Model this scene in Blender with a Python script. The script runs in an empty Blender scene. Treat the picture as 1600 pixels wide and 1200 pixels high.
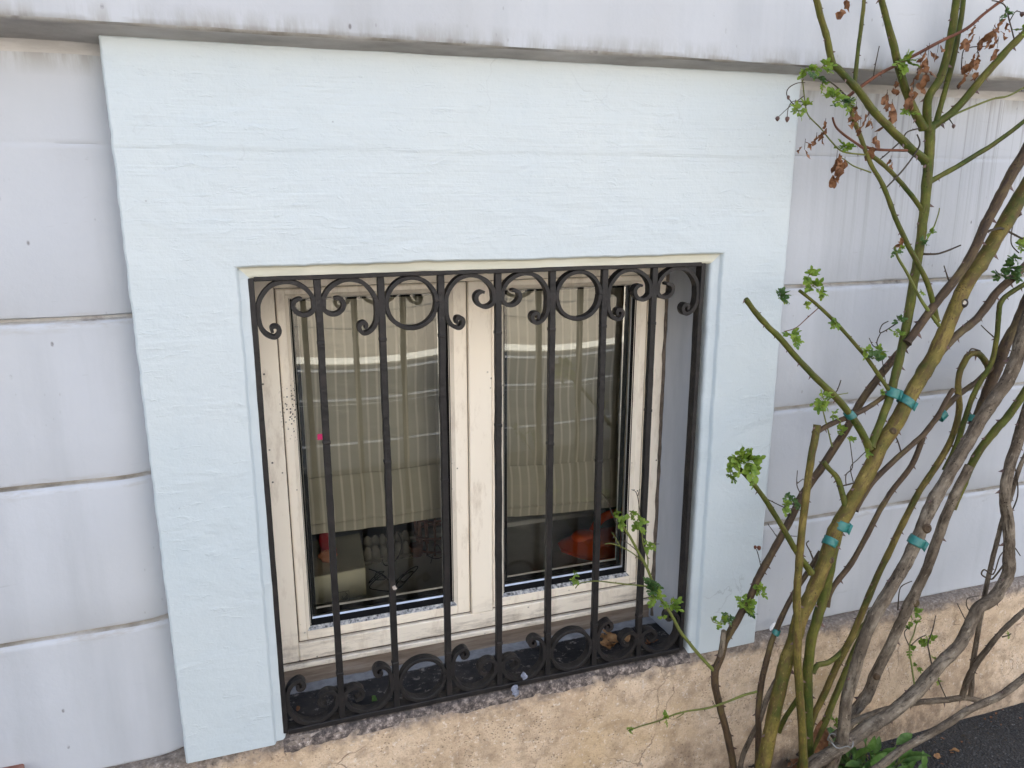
import bpy, math, random
from mathutils import Vector, Matrix, noise as mnoise
R = math.radians
sc = bpy.context.scene
COL = sc.collection
rnd = random.Random(7)

# ---------------------------------------------------------------- camera
F_PX = 1238.55                      # focal length in photo pixels (1600 px wide)
GZ = 1.436                          # eye height above the pavement
YAW, PIT, ROL = R(19.1666), R(13.8384), R(0.0707)
CAMP = Vector((0, -1.4, GZ))
cy, sy = math.cos(YAW), math.sin(YAW)
FW = Vector((sy*math.cos(PIT), cy*math.cos(PIT), -math.sin(PIT)))
r_ = Vector((cy, -sy, 0)); u_ = r_.cross(FW)
RT = r_*math.cos(ROL) + u_*math.sin(ROL)
UP = -r_*math.sin(ROL) + u_*math.cos(ROL)
cam = bpy.data.cameras.new('camera'); cam_o = bpy.data.objects.new('camera', cam); COL.objects.link(cam_o)
cam.sensor_width = 36; cam.lens = F_PX*36/1600; cam.clip_start = 0.05; cam.clip_end = 500
m3 = Matrix((RT, UP, -FW)).transposed()
cam_o.matrix_world = Matrix.Translation(CAMP) @ m3.to_4x4()
sc.camera = cam_o
# ---------------------------------------------------------------- sky, sun, exposure
SUN_EL, SUN_AZ = 40, 52      # the sun stands behind the house, to the right: the wall is in open shade
w = bpy.data.worlds.new('World'); sc.world = w; w.use_nodes = True
nt = w.node_tree; bg = nt.nodes['Background']
sky = nt.nodes.new('ShaderNodeTexSky'); sky.sky_type = 'NISHITA'; sky.sun_disc = False
sky.sun_elevation = R(SUN_EL); sky.sun_rotation = R(SUN_AZ); sky.dust_density = 3.0; sky.ozone_density = 1.0
hs = nt.nodes.new('ShaderNodeHueSaturation'); hs.inputs['Saturation'].default_value = 0.75
nt.links.new(sky.outputs[0], hs.inputs['Color']); nt.links.new(hs.outputs[0], bg.inputs['Color'])
bg.inputs['Strength'].default_value = 0.12
sl = bpy.data.lights.new('sun', 'SUN'); sl.energy = 4.0; sl.angle = R(0.53); sl.color = (1, .96, .9)
so = bpy.data.objects.new('sun', sl); COL.objects.link(so); so.rotation_euler = Vector((math.sin(R(SUN_AZ))*math.cos(R(SUN_EL)), math.cos(R(SUN_AZ))*math.cos(R(SUN_EL)), math.sin(R(SUN_EL)))).to_track_quat('Z','Y').to_euler(); so.location = (0, 10, 20)
vs = sc.view_settings; vs.view_transform = 'Standard'; vs.look = 'None'; vs.exposure = 2.40; vs.gamma = 1
sc.cycles.max_bounces = 8; sc.cycles.transparent_max_bounces = 12; sc.cycles.caustics_reflective = False; sc.cycles.caustics_refractive = False

# ---------------------------------------------------------------- helpers
def ray(px, py):
    d = FW*F_PX + RT*(px-800) - UP*(py-600); return d
def at(px, py, y):
    """point of the place seen at a photo pixel, on the plane y"""
    d = ray(px, py); return CAMP + d*((y-CAMP.y)/d.y)
def atz(px, py, z):
    d = ray(px, py); return CAMP + d*((z-CAMP.z)/d.z)
def pxm(p):                          # metres per photo pixel at a point
    return (p-CAMP).dot(FW)/F_PX

class MB:
    def __init__(s): s.v=[]; s.f=[]; s.mi=[]; s.uv=[]
    def vert(s, p): s.v.append(tuple(p)); return len(s.v)-1
    def face(s, idx, mi=0, uv=None): s.f.append(tuple(idx)); s.mi.append(mi); s.uv.append(uv)
    def box(s, x0,x1,y0,y1,z0,z1, mi=0):
        b=len(s.v)
        for x in (x0,x1):
            for y in (y0,y1):
                for z in (z0,z1): s.v.append((x,y,z))
        for q in ((0,1,3,2),(4,6,7,5),(0,4,5,1),(2,3,7,6),(0,2,6,4),(1,5,7,3)): s.face([b+i for i in q], mi)
    def sweep(s, rings, closed=True, mi=0, caps=False, uvs=None):
        """rings: lists of points; joins neighbours"""
        base=[]; 
        for r in rings:
            base.append(len(s.v)); s.v.extend(tuple(p) for p in r)
        n=len(rings[0])
        for i in range(len(rings)-1):
            a,b=base[i],base[i+1]
            for j in range(n if closed else n-1):
                k=(j+1)%n
                uv=None
                if uvs: uv=[(j/n,uvs[i]),((j+1)/n,uvs[i]),((j+1)/n,uvs[i+1]),(j/n,uvs[i+1])]
                s.face((a+j,a+k,b+k,b+j), mi if not callable(mi) else mi(i,j), uv)
        if caps:
            s.face([base[0]+j for j in range(n)][::-1], 0, None); s.face([base[-1]+j for j in range(n)], 0, None)
    def tube(s, pts, rad, n=8, mi=0, bump=0, caps=True, ridge=0):
        rings=[]; L=0; uvs=[]
        up=Vector((0.31,0.9,0.2)); prev=None
        for i,p in enumerate(pts):
            t=(pts[min(i+1,len(pts)-1)]-pts[max(i-1,0)])
            t=t.normalized() if t.length>1e-9 else Vector((0,0,1))
            a=t.cross(up if prev is None else prev.cross(t)) 
            if prev is None: a=t.cross(up)
            else: a=t.cross(t.cross(prev))*-1
            a=a.normalized() if a.length>1e-6 else Vector((1,0,0)); b=t.cross(a); prev=a
            r=rad[i] if isinstance(rad,(list,tuple)) else rad
            ring=[]
            if i: L+=(p-pts[i-1]).length
            for j in range(n):
                th=2*math.pi*j/n
                rr=r*(1+ridge*(mnoise.noise(Vector((math.cos(th)*2.6,math.sin(th)*2.6,L*13)))+.7*mnoise.noise(Vector((math.cos(th)*5.5,math.sin(th)*5.5,L*30+9))))) if ridge else r
                q=p+(a*math.cos(th)+b*math.sin(th))*rr
                if bump: q=q+(q-p)*bump*mnoise.noise(q*70)
                ring.append(q)
            rings.append(ring); uvs.append(L)
        s.sweep(rings,True,mi,caps,uvs)
    def build(s, name, mats, parent=None, smooth=True, angle=40, bevel=0, seg=2):
        me=bpy.data.meshes.new(name); me.from_pydata(s.v,[],s.f)
        if not isinstance(mats,(list,tuple)): mats=[mats]
        for m in mats: me.materials.append(m)
        for p,i in zip(me.polygons,s.mi): p.material_index=i
        if any(u for u in s.uv):
            l=me.uv_layers.new(name='UVMap')
            for p,u in zip(me.polygons,s.uv):
                if u:
                    for k,li in enumerate(p.loop_indices): l.data[li].uv=u[k]
        if smooth:
            me.polygons.foreach_set('use_smooth',[True]*len(me.polygons))
            me.set_sharp_from_angle(angle=R(angle))
        me.update()
        o=bpy.data.objects.new(name,me); COL.objects.link(o)
        if parent:
            o.parent=parent
        if bevel:
            b=o.modifiers.new('bevel','BEVEL'); b.width=bevel; b.segments=seg; b.limit_method='ANGLE'
        return o
def empty(name, loc, label, cat, group=None):
    o=bpy.data.objects.new(name,None); COL.objects.link(o); o.empty_display_size=.05
    o['label']=label; o['category']=cat; o['kind']='thing'
    if group: o['group']=group
    return o            # parts are modelled in world space, so the Empty stays at the origin until set_base
def set_base(o, loc):
    loc=Vector(loc); o.location=loc
    for c in o.children: c.location=c.location-loc
def tag(o,label,cat,group=None):
    o['label']=label; o['category']=cat; o['kind']='thing'
    if group: o['group']=group
    return o
def structure(o): o['kind']='structure'; return o

# ---- node materials
def mat(name):
    m=bpy.data.materials.new(name); m.use_nodes=True
    n=m.node_tree.nodes; l=m.node_tree.links
    return m,n,l,n['Principled BSDF']
def nn(n,t,**kw):
    o=n.new(t)
    for k,v in kw.items():
        if k in o.inputs: o.inputs[k].default_value=v
        else: setattr(o,k,v)
    return o
def coords(n,l,scale=(1,1,1),kind='Object',rot=(0,0,0),loc=(0,0,0)):
    tc=n.new('ShaderNodeTexCoord'); mp=n.new('ShaderNodeMapping'); mp.inputs['Scale'].default_value=scale
    mp.inputs['Rotation'].default_value=rot; mp.inputs['Location'].default_value=loc
    l.new(tc.outputs[kind],mp.inputs['Vector']); return mp.outputs[0]
def noise(n,l,vec,scale,detail=6,rough=.55,dist=0):
    t=n.new('ShaderNodeTexNoise'); t.inputs['Scale'].default_value=scale; t.inputs['Detail'].default_value=detail
    t.inputs['Roughness'].default_value=rough; t.inputs['Distortion'].default_value=dist
    l.new(vec,t.inputs['Vector']); return t.outputs['Fac']
def ramp(n,l,fac,stops):
    r=n.new('ShaderNodeValToRGB'); e=r.color_ramp.elements
    while len(e)<len(stops): e.new(.5)
    for k,(p,c) in enumerate(stops):
        e[k].position=p; e[k].color=(*c,1) if len(c)==3 else c
    l.new(fac,r.inputs[0]); return r.outputs[0]
def g(v): return (v,v,v)
def mix(n,l,fac,a,b,mode='MIX'):
    x=n.new('ShaderNodeMix'); x.data_type='RGBA'; x.blend_type=mode
    for sock,v in ((x.inputs[0],fac),(x.inputs[6],a),(x.inputs[7],b)):
        if hasattr(v,'is_output'): l.new(v,sock)
        elif isinstance(v,(int,float)): sock.default_value=v
        else: sock.default_value=(*v,1)
    return x.outputs[2]
def math_(n,l,op,a,b=None,clamp=False):
    x=n.new('ShaderNodeMath'); x.operation=op; x.use_clamp=clamp
    for i,v in enumerate((a,b)):
        if v is None: continue
        if hasattr(v,'is_output'): l.new(v,x.inputs[i])
        else: x.inputs[i].default_value=v
    return x.outputs[0]
def bump(n,l,bsdf,h,dist,strength=1,prev=None):
    b=n.new('ShaderNodeBump'); b.inputs['Distance'].default_value=dist; b.inputs['Strength'].default_value=strength
    l.new(h,b.inputs['Height'])
    if prev: l.new(prev,b.inputs['Normal'])
    l.new(b.outputs[0],bsdf.inputs['Normal']); return b.outputs[0]
def band(n,l,z,c,wd):               # 1 at z=c, 0 beyond wd
    a=math_(n,l,'SUBTRACT',z,c); a=math_(n,l,'ABSOLUTE',a); a=math_(n,l,'DIVIDE',a,wd)
    return math_(n,l,'SUBTRACT',1.0,a,True)

JOINTS=[GZ-.2016*1.0257, GZ-.473*1.0257, GZ-.746*1.0257]
WALL_B=GZ-1.043
M={}
def make_wall(name, base, streaky):
    m,n,l,b=mat(name)
    v=coords(n,l); sep=n.new('ShaderNodeSeparateXYZ'); l.new(v,sep.inputs[0]); z=sep.outputs[2]; X=sep.outputs[0]
    n1=noise(n,l,v,2.2,6,.6); n2=noise(n,l,coords(n,l,(9,9,1.1)),1.0,5,.6)
    n3=noise(n,l,v,60,3,.5); n4=noise(n,l,v,14,6,.7)
    c=ramp(n,l,n1,[(.3,tuple(k*.93 for k in base)),(.7,tuple(min(1,k*1.03) for k in base))])
    warm=ramp(n,l,noise(n,l,v,1.4,3),[(.45,g(0)),(.75,g(.5))])
    c=mix(n,l,warm,c,(base[0]*1.02,base[1]*.99,base[2]*.92))
    st=ramp(n,l,n2,[(.50,g(0)),(.72,g(.34))])
    c=mix(n,l,st,c,tuple(k*.62 for k in base))
    # dark rain streaks that start under the projecting course on the right
    vs_=coords(n,l,(85,1,.5)); sn=noise(n,l,vs_,1.0,4,.65)
    zf=n.new('ShaderNodeMapRange'); l.new(z,zf.inputs[0]); zf.inputs[1].default_value=JOINTS[0]-.12; zf.inputs[2].default_value=GZ+.2
    xf=n.new('ShaderNodeMapRange'); l.new(X,xf.inputs[0]); xf.inputs[1].default_value=1.12; xf.inputs[2].default_value=1.45
    sk=ramp(n,l,sn,[(.50,g(0)),(.64,g(1))])
    fac=math_(n,l,'MULTIPLY',sk,math_(n,l,'MULTIPLY',zf.outputs[0],xf.outputs[0])); fac=math_(n,l,'MULTIPLY',fac,math_(n,l,'MULTIPLY',math_(n,l,'LESS_THAN',z,GZ+.206),.85))
    c=mix(n,l,fac,c,(.2,.2,.21))
    # grime next to the joints and along the top
    top=band(n,l,z,GZ+.215,.05); tn=noise(n,l,coords(n,l,(30,30,6)),1,4,.7)
    tf=math_(n,l,'MULTIPLY',top,ramp(n,l,tn,[(.40,g(0)),(.60,g(.95))])); c=mix(n,l,tf,c,(.22,.205,.18))
    for J in JOINTS:
        jb=band(n,l,z,J-.004,.02); jn=noise(n,l,coords(n,l,(14,14,60),loc=(J,J,0)),1,5,.7)
        jf=math_(n,l,'MULTIPLY',jb,ramp(n,l,jn,[(.5,g(0)),(.68,g(.8))])); c=mix(n,l,jf,c,(.3,.27,.23))
    # pits and scuffs
    vo=n.new('ShaderNodeTexVoronoi'); vo.inputs['Scale'].default_value=24; l.new(coords(n,l,(1,1,.6)),vo.inputs['Vector'])
    sc_=ramp(n,l,vo.outputs['Distance'],[(.035,g(1)),(.075,g(0))])
    sf=math_(n,l,'MULTIPLY',sc_,ramp(n,l,n4,[(.50,g(0)),(.58,g(.85))])); c=mix(n,l,sf,c,(.13,.125,.13))
    vp=n.new('ShaderNodeTexVoronoi'); vp.inputs['Scale'].default_value=75; l.new(coords(n,l,(1,1,.45)),vp.inputs['Vector'])
    pf_=math_(n,l,'MULTIPLY',ramp(n,l,vp.outputs['Distance'],[(.06,g(1)),(.14,g(0))]),ramp(n,l,noise(n,l,v,6,5),[(.55,g(0)),(.63,g(.6))])); c=mix(n,l,pf_,c,(.17,.165,.17))
    scu=noise(n,l,coords(n,l,(5,5,46),rot=(0,R(9),0)),1,5,.75,1.2); c=mix(n,l,ramp(n,l,scu,[(.66,g(0)),(.72,g(.35))]),c,(.24,.235,.24))
    l.new(c,b.inputs['Base Color']); b.inputs['Roughness'].default_value=.62
    h=math_(n,l,'ADD',math_(n,l,'MULTIPLY',n3,.35),n4); bump(n,l,b,h,.0022,.55)
    return m
M['wall']=make_wall('wall_paint',(.433,.456,.494),True)

def mk_surround():
    m,n,l,b=mat('surround_paint')
    v=coords(n,l); n1=noise(n,l,v,1.7,5,.6)
    c=ramp(n,l,n1,[(.3,(.435,.50,.535)),(.5,(.465,.52,.545)),(.72,(.492,.538,.548))])
    n5=noise(n,l,coords(n,l,(7,7,2)),1,5,.7)
    c=mix(n,l,ramp(n,l,n5,[(.55,g(0)),(.8,g(.25))]),c,(.43,.50,.55))
    hc=n.new('ShaderNodeTexVoronoi'); hc.feature='DISTANCE_TO_EDGE'; hc.inputs['Scale'].default_value=4.5
    hv=n.new('ShaderNodeVectorMath'); hv.operation='MULTIPLY_ADD'; hz=n.new('ShaderNodeTexNoise'); hz.inputs['Scale'].default_value=9; hz.inputs['Detail'].default_value=7; l.new(v,hz.inputs['Vector'])
    l.new(hz.outputs['Color'],hv.inputs[0]); hv.inputs[1].default_value=(.12,.12,.12); l.new(v,hv.inputs[2]); l.new(hv.outputs[0],hc.inputs['Vector'])
    hk=math_(n,l,'MULTIPLY',ramp(n,l,hc.outputs['Distance'],[(.0,g(1)),(.005,g(0))]),ramp(n,l,noise(n,l,v,3.3,4),[(.56,g(0)),(.62,g(.5))])); c=mix(n,l,hk,c,(.25,.27,.29))
    sk_=n.new('ShaderNodeTexVoronoi'); sk_.inputs['Scale'].default_value=30; l.new(v,sk_.inputs['Vector'])
    c=mix(n,l,math_(n,l,'MULTIPLY',ramp(n,l,sk_.outputs['Distance'],[(.03,g(1)),(.06,g(0))]),ramp(n,l,noise(n,l,v,8,4),[(.56,g(0)),(.62,g(.6))])),c,(.2,.21,.22))
    l.new(c,b.inputs['Base Color']); b.inputs['Roughness'].default_value=.42
    sep=n.new('ShaderNodeSeparateXYZ'); l.new(v,sep.inputs[0])
    # brushed horizontally above, hand-trowelled lower down
    wv=noise(n,l,coords(n,l,(5,5,150),rot=(0,R(2),0)),1.0,4,.6,.4)
    pl=noise(n,l,coords(n,l,(7,7,13),rot=(0,R(-14),0)),1.0,3,.5,.7)
    lump=noise(n,l,v,55,5,.62); dents=noise(n,l,coords(n,l,(20,20,60),rot=(0,R(-10),0)),1,4,.7,.8)
    mr=n.new('ShaderNodeMapRange'); l.new(sep.outputs[2],mr.inputs[0]); mr.inputs[1].default_value=GZ-.35; mr.inputs[2].default_value=GZ+.02
    h1=math_(n,l,'MULTIPLY',wv,math_(n,l,'ADD',math_(n,l,'MULTIPLY',mr.outputs[0],.27),.10))
    h2=math_(n,l,'ADD',math_(n,l,'MULTIPLY',pl,1.5),math_(n,l,'ADD',math_(n,l,'MULTIPLY',lump,.45),math_(n,l,'MULTIPLY',noise(n,l,v,210,3,.6),.13)))
    zz=math_(n,l,'ADD',sep.outputs[2],math_(n,l,'MULTIPLY',math_(n,l,'SUBTRACT',noise(n,l,v,6,4,.6),.5),.018))
    sf=n.new('ShaderNodeMapRange'); l.new(zz,sf.inputs[0]); sf.inputs[1].default_value=GZ+.060; sf.inputs[2].default_value=GZ+.066
    h1=math_(n,l,'ADD',h1,math_(n,l,'MULTIPLY',sf.outputs[0],.30))
    d2=ramp(n,l,dents,[(.58,g(0)),(.72,g(1))])
    h=math_(n,l,'ADD',math_(n,l,'ADD',h1,h2),math_(n,l,'MULTIPLY',d2,.22))
    bump(n,l,b,h,.0032,.75)
    return m
M['surround']=mk_surround()

def mk_simple(name,stops,scale=12,rough=.6,detail=6,bd=.001,bs=60,stretch=(1,1,1),metal=0,spec=.5,bstr=.6):
    m,n,l,b=mat(name); v=coords(n,l,stretch)
    f=noise(n,l,v,scale,detail,.62); l.new(ramp(n,l,f,stops),b.inputs['Base Color'])
    b.inputs['Roughness'].default_value=rough; b.inputs['Metallic'].default_value=metal
    b.inputs['Specular IOR Level'].default_value=spec
    if bd: bump(n,l,b,noise(n,l,v,bs,5,.6),bd,bstr)
    return m
M['joint']=mk_simple('joint_dirt',[(.3,(.19,.175,.155)),(.48,(.32,.305,.28)),(.62,(.40,.395,.39)),(.8,(.10,.09,.085))],16,.85,bd=.002,bs=90)
M['soffit']=mk_simple('grimy_soffit',[(.3,(.30,.285,.27)),(.55,(.46,.445,.43)),(.8,(.60,.59,.58))],12,.85,bd=.002,bs=70,stretch=(.5,1,2))
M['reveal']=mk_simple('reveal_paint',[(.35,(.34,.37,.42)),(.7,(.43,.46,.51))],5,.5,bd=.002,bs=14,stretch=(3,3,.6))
M['iron']=mk_simple('painted_iron',[(.3,(.008,.007,.007)),(.55,(.013,.0115,.0115)),(.8,(.026,.019,.017))],30,.5,bd=.0028,bs=60,bstr=.9,spec=.32)
M['black']=mk_simple('black_rubber',[(.4,g(.006)),(.7,g(.012))],20,.45,bd=0)
M['gasket']=mk_simple('charcoal_gasket',[(.4,g(.003)),(.7,g(.006))],20,.6,bd=0,spec=.15)
M['alu']=mk_simple('aluminium_spacer',[(.4,g(.55)),(.7,g(.75))],30,.3,bd=0,metal=1)
def mk_asphalt():
    m,n,l,b=mat('asphalt'); v=coords(n,l); vo=n.new('ShaderNodeTexVoronoi'); vo.inputs['Scale'].default_value=190; l.new(v,vo.inputs['Vector'])
    sp=n.new('ShaderNodeSeparateColor'); l.new(vo.outputs['Color'],sp.inputs[0])
    c=ramp(n,l,sp.outputs[0],[(.0,g(.008)),(.55,g(.02)),(.85,(.04,.04,.042)),(.97,g(.07)),(1,g(.15))]); d=ramp(n,l,vo.outputs['Distance'],[(.3,g(0)),(.62,g(1))]); c=mix(n,l,d,c,g(.007))
    c=mix(n,l,ramp(n,l,noise(n,l,v,9,5),[(.4,g(0)),(.7,g(.4))]),c,(.05,.045,.04))
    l.new(c,b.inputs['Base Color']); b.inputs['Roughness'].default_value=.8; bump(n,l,b,math_(n,l,'SUBTRACT',1.0,vo.outputs['Distance']),.004,1); return m
M['asphalt']=mk_asphalt()

def mk_frame():
    m,n,l,b=mat('cream_plastic'); v=coords(n,l)
    c=ramp(n,l,noise(n,l,v,3.5,4),[(.3,(.86,.775,.645)),(.7,(.905,.83,.705))])
    d1=noise(n,l,coords(n,l,(25,25,7)),1,6,.75); c=mix(n,l,ramp(n,l,d1,[(.52,g(0)),(.74,g(.6))]),c,(.44,.34,.24))
    vo=n.new('ShaderNodeTexVoronoi'); vo.inputs['Scale'].default_value=38; l.new(v,vo.inputs['Vector'])
    sp=math_(n,l,'MULTIPLY',ramp(n,l,vo.outputs['Distance'],[(.05,g(1)),(.1,g(0))]),ramp(n,l,noise(n,l,v,9,4),[(.5,g(0)),(.58,g(1))]))
    c=mix(n,l,sp,c,(.06,.045,.035))
    # fly specks clustered on the left stile, grime in the bottom bevel
    sep=n.new('ShaderNodeSeparateXYZ'); l.new(v,sep.inputs[0])
    vf=n.new('ShaderNodeTexVoronoi'); vf.inputs['Scale'].default_value=170; l.new(v,vf.inputs['Vector'])
    fz=band(n,l,sep.outputs[2],GZ-.43,.07); fx=band(n,l,sep.outputs[0],.088,.03)
    ff=math_(n,l,'MULTIPLY',math_(n,l,'MULTIPLY',fz,fx),ramp(n,l,vf.outputs['Distance'],[(.22,g(2.2)),(.34,g(0))]))
    c=mix(n,l,math_(n,l,'MINIMUM',ff,1.0),c,(.035,.025,.02))
    zb=band(n,l,sep.outputs[2],GZ-.975,.085)
    c=mix(n,l,math_(n,l,'MULTIPLY',zb,ramp(n,l,noise(n,l,coords(n,l,(8,8,50)),1,6,.75),[(.47,g(0)),(.68,g(.75))])),c,(.26,.21,.165))
    l.new(c,b.inputs['Base Color']); b.inputs['Roughness'].default_value=.38
    bump(n,l,b,d1,.0006,.4); return m
M['frame']=mk_frame()
M['groove']=mk_simple('frame_groove_dirt',[(.3,(.05,.04,.03)),(.7,(.16,.125,.10))],40,.8,bd=0)
M['bevel_dirt']=mk_simple('dirty_glazing_bevel',[(.38,(.05,.05,.05)),(.5,(.30,.31,.33)),(.62,(.55,.54,.52)),(.8,(.66,.58,.49))],120,.7,detail=8,bd=.001,bs=200)
M['wood']=mk_simple('weathered_wood',[(.3,(.13,.10,.075)),(.5,(.22,.17,.13)),(.75,(.33,.29,.25))],6,.8,bd=.002,bs=16,stretch=(1.5,6,16))

def mk_sill():
    m,n,l,b=mat('dirty_sill'); v=coords(n,l); sep=n.new('ShaderNodeSeparateXYZ'); l.new(v,sep.inputs[0])
    a=noise(n,l,v,60,8,.7); bl=noise(n,l,v,9,6,.65)
    c=ramp(n,l,bl,[(.3,(.012,.012,.013)),(.5,(.032,.032,.034)),(.7,(.07,.062,.058))])
    fl=ramp(n,l,a,[(.56,g(0)),(.68,g(.8))]); c=mix(n,l,fl,c,(.30,.27,.25))
    # pale painted strip along the foot of the window
    y=math_(n,l,'ADD',sep.outputs[1],math_(n,l,'MULTIPLY',math_(n,l,'SUBTRACT',noise(n,l,v,16,5,.7),.5),.022))
    pf=n.new('ShaderNodeMapRange'); l.new(y,pf.inputs[0]); pf.inputs[1].default_value=.150; pf.inputs[2].default_value=.155
    pc=ramp(n,l,noise(n,l,v,18,6,.7),[(.35,(.22,.225,.235)),(.6,(.37,.38,.40))])
    c=mix(n,l,pf.outputs[0],c,pc)
    # front nose: grey crust with white flakes running into the beige render
    nf=n.new('ShaderNodeMapRange'); l.new(math_(n,l,'ADD',sep.outputs[1],math_(n,l,'MULTIPLY',math_(n,l,'SUBTRACT',noise(n,l,v,24,6,.7),.5),.03)),nf.inputs[0])
    nf.inputs[1].default_value=.022; nf.inputs[2].default_value=.006
    cr=ramp(n,l,noise(n,l,v,75,8,.75),[(.36,(.035,.03,.03)),(.5,(.12,.10,.09)),(.6,(.30,.25,.22)),(.7,(.62,.56,.50))])
    c=mix(n,l,nf.outputs[0],c,cr)
    l.new(c,b.inputs['Base Color']); b.inputs['Roughness'].default_value=.85; b.inputs['Specular IOR Level'].default_value=.15
    bump(n,l,b,math_(n,l,'ADD',a,bl),.004,.8); return m
M['sill']=mk_sill()

def mk_plinth():
    m,n,l,b=mat('beige_render'); v=coords(n,l); sep=n.new('ShaderNodeSeparateXYZ'); l.new(v,sep.inputs[0]); z=sep.outputs[2]; X=sep.outputs[0]
    n1=noise(n,l,v,4.2,8,.68); n2=noise(n,l,v,22,8,.7); n3=noise(n,l,v,130,6,.7)
    c=ramp(n,l,n1,[(.28,(.40,.285,.19)),(.45,(.55,.415,.28)),(.58,(.65,.505,.36)),(.75,(.63,.505,.385))])
    c=mix(n,l,ramp(n,l,n2,[(.47,g(0)),(.65,g(.68))]),c,(.27,.19,.12))
    blot=noise(n,l,coords(n,l,(1,1,.7),loc=(2,0,5)),6.5,9,.78,.6); c=mix(n,l,ramp(n,l,blot,[(.56,g(0)),(.70,g(.42))]),c,(.22,.16,.115))
    c=mix(n,l,ramp(n,l,noise(n,l,v,45,6,.8),[(.55,g(0)),(.7,g(.7))]),c,(.20,.14,.10))
    c=mix(n,l,ramp(n,l,noise(n,l,v,2.6,3,.5),[(.56,g(0)),(.7,g(.45))]),c,(.52,.36,.17))
    wh=ramp(n,l,noise(n,l,v,90,8,.75),[(.56,g(0)),(.66,g(.8))]); c=mix(n,l,wh,c,(.80,.71,.60))
    gp=n.new('ShaderNodeTexVoronoi'); gp.inputs['Scale'].default_value=150; l.new(v,gp.inputs['Vector'])
    pit=math_(n,l,'MULTIPLY',ramp(n,l,gp.outputs['Distance'],[(.15,g(1)),(.32,g(0))]),ramp(n,l,noise(n,l,v,12,5,.7),[(.46,g(0)),(.56,g(.75))])); c=mix(n,l,pit,c,(.16,.11,.075))
    fine=noise(n,l,v,260,4,.7); c=mix(n,l,ramp(n,l,fine,[(.5,g(0)),(.68,g(.45))]),c,(.24,.175,.125))
    # foot darker towards the ground, stained top edge
    ft=n.new('ShaderNodeMapRange'); l.new(math_(n,l,'ADD',z,math_(n,l,'MULTIPLY',math_(n,l,'SUBTRACT',n1,.5),.35)),ft.inputs[0]); ft.inputs[1].default_value=.16; ft.inputs[2].default_value=.02
    c=mix(n,l,math_(n,l,'MULTIPLY',ft.outputs[0],ramp(n,l,n2,[(.35,g(.2)),(.6,g(.85))])),c,(.16,.115,.08))
    tp=band(n,l,math_(n,l,'ADD',z,math_(n,l,'MULTIPLY',math_(n,l,'SUBTRACT',n2,.5),.09)),WALL_B+.004,.045)
    c=mix(n,l,math_(n,l,'MINIMUM',math_(n,l,'MULTIPLY',tp,1.35),.85),c,ramp(n,l,n3,[(.35,(.05,.043,.04)),(.55,(.17,.145,.13)),(.72,(.42,.37,.33))]))
    # hairline cracks
    vo=n.new('ShaderNodeTexVoronoi'); vo.feature='DISTANCE_TO_EDGE'; vo.inputs['Scale'].default_value=5.5
    dv=n.new('ShaderNodeVectorMath'); dv.operation='MULTIPLY_ADD'; nz=n.new('ShaderNodeTexNoise'); nz.inputs['Scale'].default_value=11; nz.inputs['Detail'].default_value=6
    l.new(v,nz.inputs['Vector']); l.new(nz.outputs['Color'],dv.inputs[0]); dv.inputs[1].default_value=(.10,.10,.10); l.new(v,dv.inputs[2]); l.new(dv.outputs[0],vo.inputs['Vector'])
    ck=math_(n,l,'MULTIPLY',ramp(n,l,vo.outputs['Distance'],[(.002,g(1)),(.007,g(0))]),ramp(n,l,noise(n,l,v,4.1,3),[(.51,g(0)),(.58,g(.7))]))
    c=mix(n,l,ck,c,(.14,.09,.06))
    l.new(c,b.inputs['Base Color']); b.inputs['Roughness'].default_value=.9
    h=math_(n,l,'ADD',math_(n,l,'MULTIPLY',n2,1.0),math_(n,l,'MULTIPLY',n3,.6)); h=math_(n,l,'SUBTRACT',h,math_(n,l,'ADD',math_(n,l,'MULTIPLY',ck,.6),math_(n,l,'MULTIPLY',pit,.5)))
    bump(n,l,b,h,.006,.8); return m
M['plinth']=mk_plinth()

def mk_glass():
    m=bpy.data.materials.new('window_glass'); m.use_nodes=True; n=m.node_tree.nodes; l=m.node_tree.links
    n.remove(n['Principled BSDF']); out=n['Material Output']
    tr=n.new('ShaderNodeBsdfTransparent'); tr.inputs[0].default_value=(.92,.92,.87,1)
    gl=n.new('ShaderNodeBsdfGlossy'); gl.inputs['Roughness'].default_value=.0; gl.inputs[0].default_value=(.95,.97,.95,1)
    fr=n.new('ShaderNodeFresnel'); fr.inputs['IOR'].default_value=2.0
    mx=n.new('ShaderNodeMixShader'); l.new(fr.outputs[0],mx.inputs[0]); l.new(tr.outputs[0],mx.inputs[1]); l.new(gl.outputs[0],mx.inputs[2]); l.new(mx.outputs[0],out.inputs[0])
    return m
M['glass']=mk_glass()

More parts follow.
